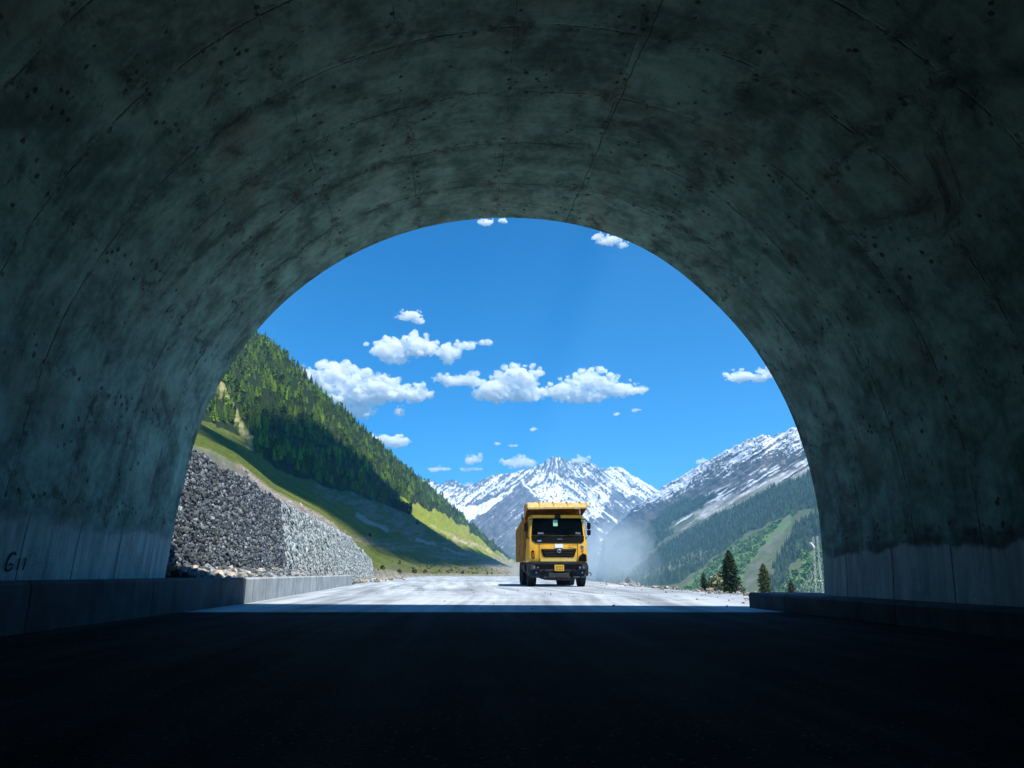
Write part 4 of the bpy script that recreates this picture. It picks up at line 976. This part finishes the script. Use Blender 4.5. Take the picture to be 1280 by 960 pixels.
# doors (both flanks)
for sx in (-1, 1):
    def fl(x, y, z, s__=sx): return (s__*(1.222*(1-.085*max(0, min(1, (z-1.65)/1.2)))+x), y, z)
    d = MB().prism([(.32, 1.05), (1.55, 1.05), (1.55, 2.75), (.55, 2.75), (.36, 2.0)], 'x', -.01, .022).warp(fl).build('door', M_yel, truck, .008)
    MB().prism([(.45, 1.92), (1.45, 1.92), (1.45, 2.66), (.62, 2.66)], 'x', .024, .034).warp(fl).build('window', M_glass, d)
    MB().box(.028, .05, 1.2, 1.42, 1.62, 1.67).warp(fl).build('handle', M_blk, d)
    MB().box(-.3, .02, .5, 1.3, .55, .60).box(-.3, .02, .5, 1.3, .85, .90).warp(lambda x, y, z, s__=sx: (s__*(1.2+x), y, z)).build('step', M_chas, truck, .01)
    a = [(1.02+.66*math.cos(t), .56+.66*math.sin(t)) for t in np.linspace(.0, PI, 14)]+[(1.02+.60*math.cos(t), .56+.60*math.sin(t)) for t in np.linspace(PI, 0, 14)]
    MB().prism(a, 'x', .80, 1.2).warp(lambda x, y, z, s__=sx: (s__*x, y, z)).build('mudguard', M_blk, truck, .008)
# wheels
TYR = [(.30, -.15), (.44, -.165), (.50, -.15), (.52, -.11), (.525, 0), (.52, .11), (.50, .15), (.44, .165), (.30, .15)]
wheel_src = {}
def wheel(x, y, dual=False):
    r = MB().lathe([(.22, -.12), (.30, -.13), (.30, .13), (.22, .12)], (0, 0, 0), 'x', 24)
    for sx in (-1, 1): r.cyl((0, 0, 0), .23, -.02, .02).cyl((0, 0, 0), .09, -.1, .1)
    wo = link(bpy.data.objects.new('wheel', None), truck); wo.location = (x, y, .525); wo.empty_display_size = .1
    if not wheel_src:
        t = MB().lathe(TYR, (0, 0, 0), 'x', 40)
        for k in range(40):
            a = 2*PI*k/40; c_, s__ = math.cos(a), math.sin(a); q = MB().box(-.135, -.012, -.018, .018, .515, .537).box(.012, .135, -.018, .018, .515, .537)
            q.warp(lambda X_, Y_, Z_: (X_, Y_*c_-Z_*s__, Y_*s__+Z_*c_)); t.add(q.v, q.f)
        wheel_src['t'] = t.build('tyre', M_rub, wo, 0, False); wheel_src['r'] = r.build('rim', M_rim, wo)
    else:
        for k in ('t', 'r'): c_ = wheel_src[k].copy(); COL.objects.link(c_); c_.parent = wo
for sx in (-1, 1):
    wheel(sx*1.04, 1.02)
    for ya in (4.75, 6.1): wheel(sx*1.06, ya); wheel(sx*.72, ya)
MB().box(-.46, -.36, .9, 7.2, .72, .98).box(.36, .46, .9, 7.2, .72, .98).box(-.4, .4, 2.2, 2.4, .72, .95).build('chassis', M_chas, truck, .01)
for ya in (1.02, 4.75, 6.1):
    a_ = MB().cyl((0, ya, .525), .09, -1.0, 1.0).build('axle', M_chas, truck)
    if ya > 2: MB().lathe([(1e-3, -.26), (.18, -.2), (.26, 0), (.18, .2), (1e-3, .26)], (0, ya, .525), 'x', 18).build('differential', M_chas, a_)
MB().cyl((0, 0, 0), .30, -.62, .62, 'y').warp(lambda x, y, z: (x-.95, y+3.0, z+.78)).build('fuel_tank', M_chas, truck)
MB().box(.62, 1.15, 2.4, 3.6, .55, 1.02).build('battery_box', M_blk, truck, .02)
# tipping body
M_side = m_plain('body side paint darkened for rib shade', (.20, .09, .02), .7, 0, .3, 5, .3, ((.10, .06, .03), .6))  # shade between the ribs painted into the panel colour
BZ0, BZ1, BY0, BY1, BW = 1.12, 2.84, 2.18, 7.6, 1.22
bt = [(BY0, BZ0), (BY1, BZ0), (BY1+.25, BZ1-.25), (BY0, BZ1)]
for sx in (-1, 1):
    sd = MB().prism(bt, 'x', BW-.05, BW).warp(lambda x, y, z, s__=sx: (s__*x, y, z)).build('body_side', M_side, truck, .006)
    for k in range(5):
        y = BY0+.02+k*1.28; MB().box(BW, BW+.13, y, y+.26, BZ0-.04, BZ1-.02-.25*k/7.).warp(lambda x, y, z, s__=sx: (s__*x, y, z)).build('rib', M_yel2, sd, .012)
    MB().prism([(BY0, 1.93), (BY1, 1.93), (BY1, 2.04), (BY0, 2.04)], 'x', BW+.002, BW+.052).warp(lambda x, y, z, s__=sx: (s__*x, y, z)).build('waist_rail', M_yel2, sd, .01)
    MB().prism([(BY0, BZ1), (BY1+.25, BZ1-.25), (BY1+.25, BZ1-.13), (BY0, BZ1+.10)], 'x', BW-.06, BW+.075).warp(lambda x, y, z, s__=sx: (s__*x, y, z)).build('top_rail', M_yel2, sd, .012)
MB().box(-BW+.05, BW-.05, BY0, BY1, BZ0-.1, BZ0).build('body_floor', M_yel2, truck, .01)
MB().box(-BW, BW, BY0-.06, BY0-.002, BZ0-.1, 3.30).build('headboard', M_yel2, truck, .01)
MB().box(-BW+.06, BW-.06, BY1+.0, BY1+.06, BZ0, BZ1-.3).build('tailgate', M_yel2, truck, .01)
# canopy over the cab: sloping front flap, roof sheet, cheek plates
CZ = 3.40
can = MB().prism([(.02, 3.14), (.04, 3.185), (.62, CZ+.03), (BY0-.07, CZ+.03), (BY0-.07, CZ), (.64, CZ), (.05, 3.13)], 'x', -1.22, 1.22).warp(lambda x, y, z: (x, y, z+(.045*(x/1.22)**3*(1 if y < .3 else .2) if x > 0 else 0)-.03*(1-(x/1.22)**2)*(1 if y < .3 else 0))).build('canopy', M_canopy, truck, .006)
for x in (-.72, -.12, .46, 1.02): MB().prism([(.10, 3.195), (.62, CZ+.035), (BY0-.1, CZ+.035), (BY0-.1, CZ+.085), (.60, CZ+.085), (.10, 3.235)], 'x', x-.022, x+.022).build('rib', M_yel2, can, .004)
MB().prism([(.0, 3.09), (.06, 3.09), (.06, 3.17), (.0, 3.17)], 'x', -1.23, 1.23).warp(lambda x, y, z: (x, y, z+(.045*(x/1.22)**3 if x > 0 else 0)-.03*(1-(x/1.22)**2))).build('lip', M_canopy, can, .01)
for sx in (-1, 1):
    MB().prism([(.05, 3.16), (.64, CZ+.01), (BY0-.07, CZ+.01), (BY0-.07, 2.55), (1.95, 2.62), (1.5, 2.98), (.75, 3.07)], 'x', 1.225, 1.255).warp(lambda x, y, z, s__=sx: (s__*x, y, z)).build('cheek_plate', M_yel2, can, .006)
MB().prism([(.02, 3.22), (.55, CZ+.02), (.55, CZ+.05), (.02, 3.25)], 'x', 1.26, 1.37).build('bent_corner', M_canopy, can, .004)
MB().tube([(-1.33, BY0+.2, BZ1), (-1.33, BY0+.2, BZ1+.22)], .03, 6).build('peg', M_chas, truck)

# ------------------------------------------------------------------ air: haze box, dust, clouds
def m_vol(name, dens, color=(1, 1, 1), aniso=0.0, noise=None):
    m = bpy.data.materials.new(name); m.use_nodes = True; t = m.node_tree; t.nodes.clear(); o = t.nodes.new('ShaderNodeOutputMaterial')
    v = t.nodes.new('ShaderNodeVolumePrincipled'); v.inputs['Density'].default_value = dens; v.inputs['Color'].default_value = (*color, 1); v.inputs['Anisotropy'].default_value = aniso
    if noise:
        tc = t.nodes.new('ShaderNodeTexCoord'); nz = t.nodes.new('ShaderNodeTexNoise'); nz.inputs['Scale'].default_value = noise[0]; nz.inputs['Detail'].default_value = 5; nz.inputs['Roughness'].default_value = .68
        mr = t.nodes.new('ShaderNodeMapRange'); mr.interpolation_type = 'SMOOTHSTEP'
        for k_, v_ in zip(('From Min', 'From Max', 'To Min', 'To Max'), (noise[1], noise[2], noise[3]*dens, dens)): mr.inputs[k_].default_value = v_
        t.links.new(tc.outputs['Object'], nz.inputs['Vector']); t.links.new(nz.outputs['Fac'], mr.inputs['Value']); t.links.new(mr.outputs['Result'], v.inputs['Density'])
    t.links.new(v.outputs[0], o.inputs['Volume']); return m
hz = MB().box(-7000, 7000, -900, 9800, -620, 1110).build('haze', m_vol('valley haze', .0001, (.26, .62, 1.0))); tag(hz, kind='stuff')

def puffs(name, balls, voxel, mat, disp, dsize, seed, origin):
    """closed lumpy body: union of balls, voxel remeshed and pushed about by fractal noise"""
    v, f = ICO[2]; Vs = []; Fs = []; o = 0
    for (x, y, z, rx_, ry_, rz_) in balls: Vs.append(v*np.array([rx_, ry_, rz_])+np.array([x, y, z])); Fs.append(f+o); o += len(v)
    ob = mesh_np(name, np.concatenate(Vs), np.concatenate(Fs), mat); ob.location = origin
    rm = ob.modifiers.new('remesh', 'REMESH'); rm.mode = 'VOXEL'; rm.voxel_size = voxel
    for k, (dv, ds) in enumerate(zip(disp, dsize)):
        tx = bpy.data.textures.new('lumps', 'CLOUDS'); tx.noise_scale = ds; tx.noise_depth = 4
        dm = ob.modifiers.new('lumps', 'DISPLACE'); dm.texture = tx; dm.strength = dv; dm.mid_level = .5; dm.texture_coords = 'GLOBAL' if k == 9 else 'LOCAL'
    return ob
# dust raised by the truck
rng = np.random.default_rng(8); balls = []
for k in range(34):
    y = rng.uniform(39, 85); px = 732+rng.uniform(-10, 50)+(y-39)*.55; hgt = rng.uniform(.2, 2.2)*(1+(y-39)/40)
    x = (px-640)/954*y; r_ = rng.uniform(.7, 1.6)*(1+(y-39)/45); balls.append((x, y-50, hgt, r_*1.2, r_*2.2, r_))
for k in range(8):
    y = rng.uniform(38, 48); balls.append(((655-640)/954*y+rng.uniform(-.6, .6), y-50, .4, .9, 1.8, .6))
d = puffs('dust_cloud', balls, .35, m_vol('road dust', .034, (.72, .88, 1.0), 0, (.16, .38, .66, .08)), [1.6], [2.2], 1, (0, 50, .0)); tag(d, 'pale blue dust raised behind the truck', 'dust', kind='stuff')

M_cloud = m_vol('cloud vapour', .036, (1, 1, 1), 0, (.010, .38, .60, .06)); M_wisp = m_vol('thin cloud vapour', .05, (1, 1, 1), 0, (.0085, .38, .60, .02))
for m_ in (M_cloud, M_wisp):
    try: m_.cycles.volume_step_rate = .16
    except Exception as e: print('step', e)
YC = 11500.0
def cloud(spec, seed, label, depth=YC, group='clouds over the valley'):
    """spec: list of (px,py,rx,ry) lobes in the sky, blown up to size at the cloud's distance"""
    rng = np.random.default_rng(seed); k = depth/F; balls = []
    c0 = P(np.mean([s_[0] for s_ in spec]), np.mean([s_[1] for s_ in spec]), depth)
    for (x, y, a, b) in spec:
        a *= 1.0; b *= 1.12
        q = P(x, y, depth)-c0; balls.append((q[0], q[1], q[2]-k*b*.1, k*a*.88, k*b*.8, k*b*.72))
        n_ = max(6, int(a*b/9)); 
        for j in range(n_):
            an = rng.uniform(0, 2*PI); rr = math.sqrt(rng.random()); dx = rr*math.cos(an); dy = rr*math.sin(an)
            fl = 1.0 if dy < 0 else .8
            q = P(x+dx*a*1.05, y+dy*b*.95*fl, depth)-c0; r_ = k*b*rng.uniform(.17, .42)*(1-.4*rr)
            balls.append((q[0], q[1]+rng.uniform(-1, 1)*k*b*.6, q[2], r_*1.25, r_*1.2, r_))
    sz = min(s_[3] for s_ in spec)
    ob = puffs('cloud', balls, k*.55, M_cloud if sz > 4.5 else M_wisp, [k*max(3.0, sz*1.1), k*max(2.5, sz*.75), k*max(1.6, sz*.4)], [k*10, k*4.2, k*1.8], seed, c0)
    tag(ob, label, 'cloud', group); return ob
CL = [
 ([(512, 394, 16, 8), (522, 401, 12, 5), (500, 396, 8, 4)], 'small ragged cloud highest in the middle of the sky'),
 ([(488, 436, 28, 16), (520, 432, 26, 15), (538, 436, 10, 11), (496, 450, 18, 7)], 'broad white cloud just below the small ragged one'),
 ([(562, 440, 18, 12), (580, 432, 18, 8), (606, 428, 14, 5), (560, 452, 8, 6)], 'wispy stepped cloud trailing right beside the broad white one'),
 ([(415, 474, 34, 20), (450, 490, 44, 22), (490, 488, 30, 14), (520, 492, 18, 12), (440, 512, 30, 12), (478, 478, 22, 12), (375, 466, 16, 8), (500, 514, 8, 7)], 'largest billowing cloud rising behind the left hill'),
 ([(568, 474, 30, 8), (588, 476, 18, 9)], 'flat tapering cloud left of the dome shaped one'),
 ([(622, 486, 30, 18), (648, 474, 26, 18), (656, 490, 26, 14), (674, 466, 8, 6)], 'dome shaped bright cloud in the centre of the sky'),
 ([(712, 488, 34, 14), (740, 478, 32, 15), (774, 486, 30, 11), (800, 486, 14, 6), (730, 494, 40, 11)], 'long low cloud right of the dome shaped one'),
 ([(494, 552, 22, 9), (478, 548, 14, 7), (464, 544, 8, 4)], 'small cloud touching the wooded ridge'),
 ([(592, 574, 12, 7)], 'tiny peaked cloud above the two flat streaks'),
 ([(648, 577, 22, 8), (656, 580, 16, 6)], 'soft oval cloud left of the snow summit'),
 ([(725, 575, 13, 6)], 'little white cap cloud peeping over the snow summit'),
 ([(548, 586, 18, 3.5)], 'thin flat streak of cloud nearest the wooded ridge'),
 ([(588, 586, 18, 3.2)], 'thin flat streak of cloud under the tiny peaked one'),
 ([(926, 470, 20, 9), (950, 472, 14, 7), (908, 468, 6, 4)], 'fluffy cloud near the right side of the arch'),
 ([(962, 464, 14, 8), (974, 470, 10, 7)], 'cloud cut off by the right side of the arch'),
 ([(762, 300, 20, 8), (748, 296, 10, 6), (778, 306, 10, 5)], 'white cloud tucked under the upper right of the arch'),
 ([(606, 277, 12, 6), (628, 276, 8, 4)], 'wisp of cloud right under the crown of the arch'),
 ([(585, 608, 16, 6)], 'pale cloud sitting behind the far dark peak'),
 ([(622, 554, 5, 2.6), (640, 557, 9, 2)], 'faint scrap of cloud above the soft oval one'),
 ([(668, 536, 6, 3)], 'tiny lone puff below the dome shaped cloud'),
 ([(796, 512, 8, 3)], 'faint flat wisp just under the right end of the long low cloud'),
 ([(772, 517, 5, 3)], 'tiny faint puff just under the long low cloud, left of the flat wisp'),
 ([(880, 576, 12, 4)], 'faint wisp resting on the right mountain crest'),
]
for k, (sp, lab) in enumerate(CL): cloud(sp, 200+k, lab)
# the cloud overhead whose shadow lies on the lower left hillside
SHAD = [(250, 532), (318, 566), (352, 532), (400, 545), (440, 572), (480, 603), (505, 634), (524, 652), (583, 692), (640, 704), (640, 712), (560, 712), (470, 700), (440, 680), (380, 640), (345, 612), (300, 578)]
ms = inpoly(PX, PY, SHAD) & (VL[..., 1] > 130) & (VL[..., 0]-.36*VL[..., 2] < -50)
rr_, cc_ = np.where(ms); sel = np.random.default_rng(4).permutation(len(rr_))
CZ0 = 1850.0; balls = []; taken = []
cz = []
for k in sel:
    q = VL[rr_[k], cc_[k]]; r_ = float(np.clip(q[1]*.022, 6, 38)); u_ = (CZ0-q[2])/SUN.z; cx_, cy_ = q[0]+SUN.x*u_, q[1]+SUN.y*u_
    ok = True
    for (a, b, s_) in taken:
        if (a-cx_)**2+(b-cy_)**2 < (s_*.75)**2: ok = False; break
    if ok: taken.append((cx_, cy_, r_)); balls.append((cx_, cy_, 0, r_*1.3, r_*1.3, 30))
    if len(balls) > 1200: break
bx = np.array(balls); c0 = np.array([bx[:, 0].mean(), bx[:, 1].mean(), CZ0]); print('shadow cloud', len(balls), c0, bx.min(0), bx.max(0))
sc_ = puffs('cloud', [(b[0]-c0[0], b[1]-c0[1], 0, b[3], b[4], b[5]) for b in balls], 7, m_vol('dense cloud vapour', .12, (1, 1, 1), .2), [10], [30], 9, c0)
tag(sc_, 'cloud overhead, out of the picture, shading the lower left hillside', 'cloud', 'clouds over the valley')
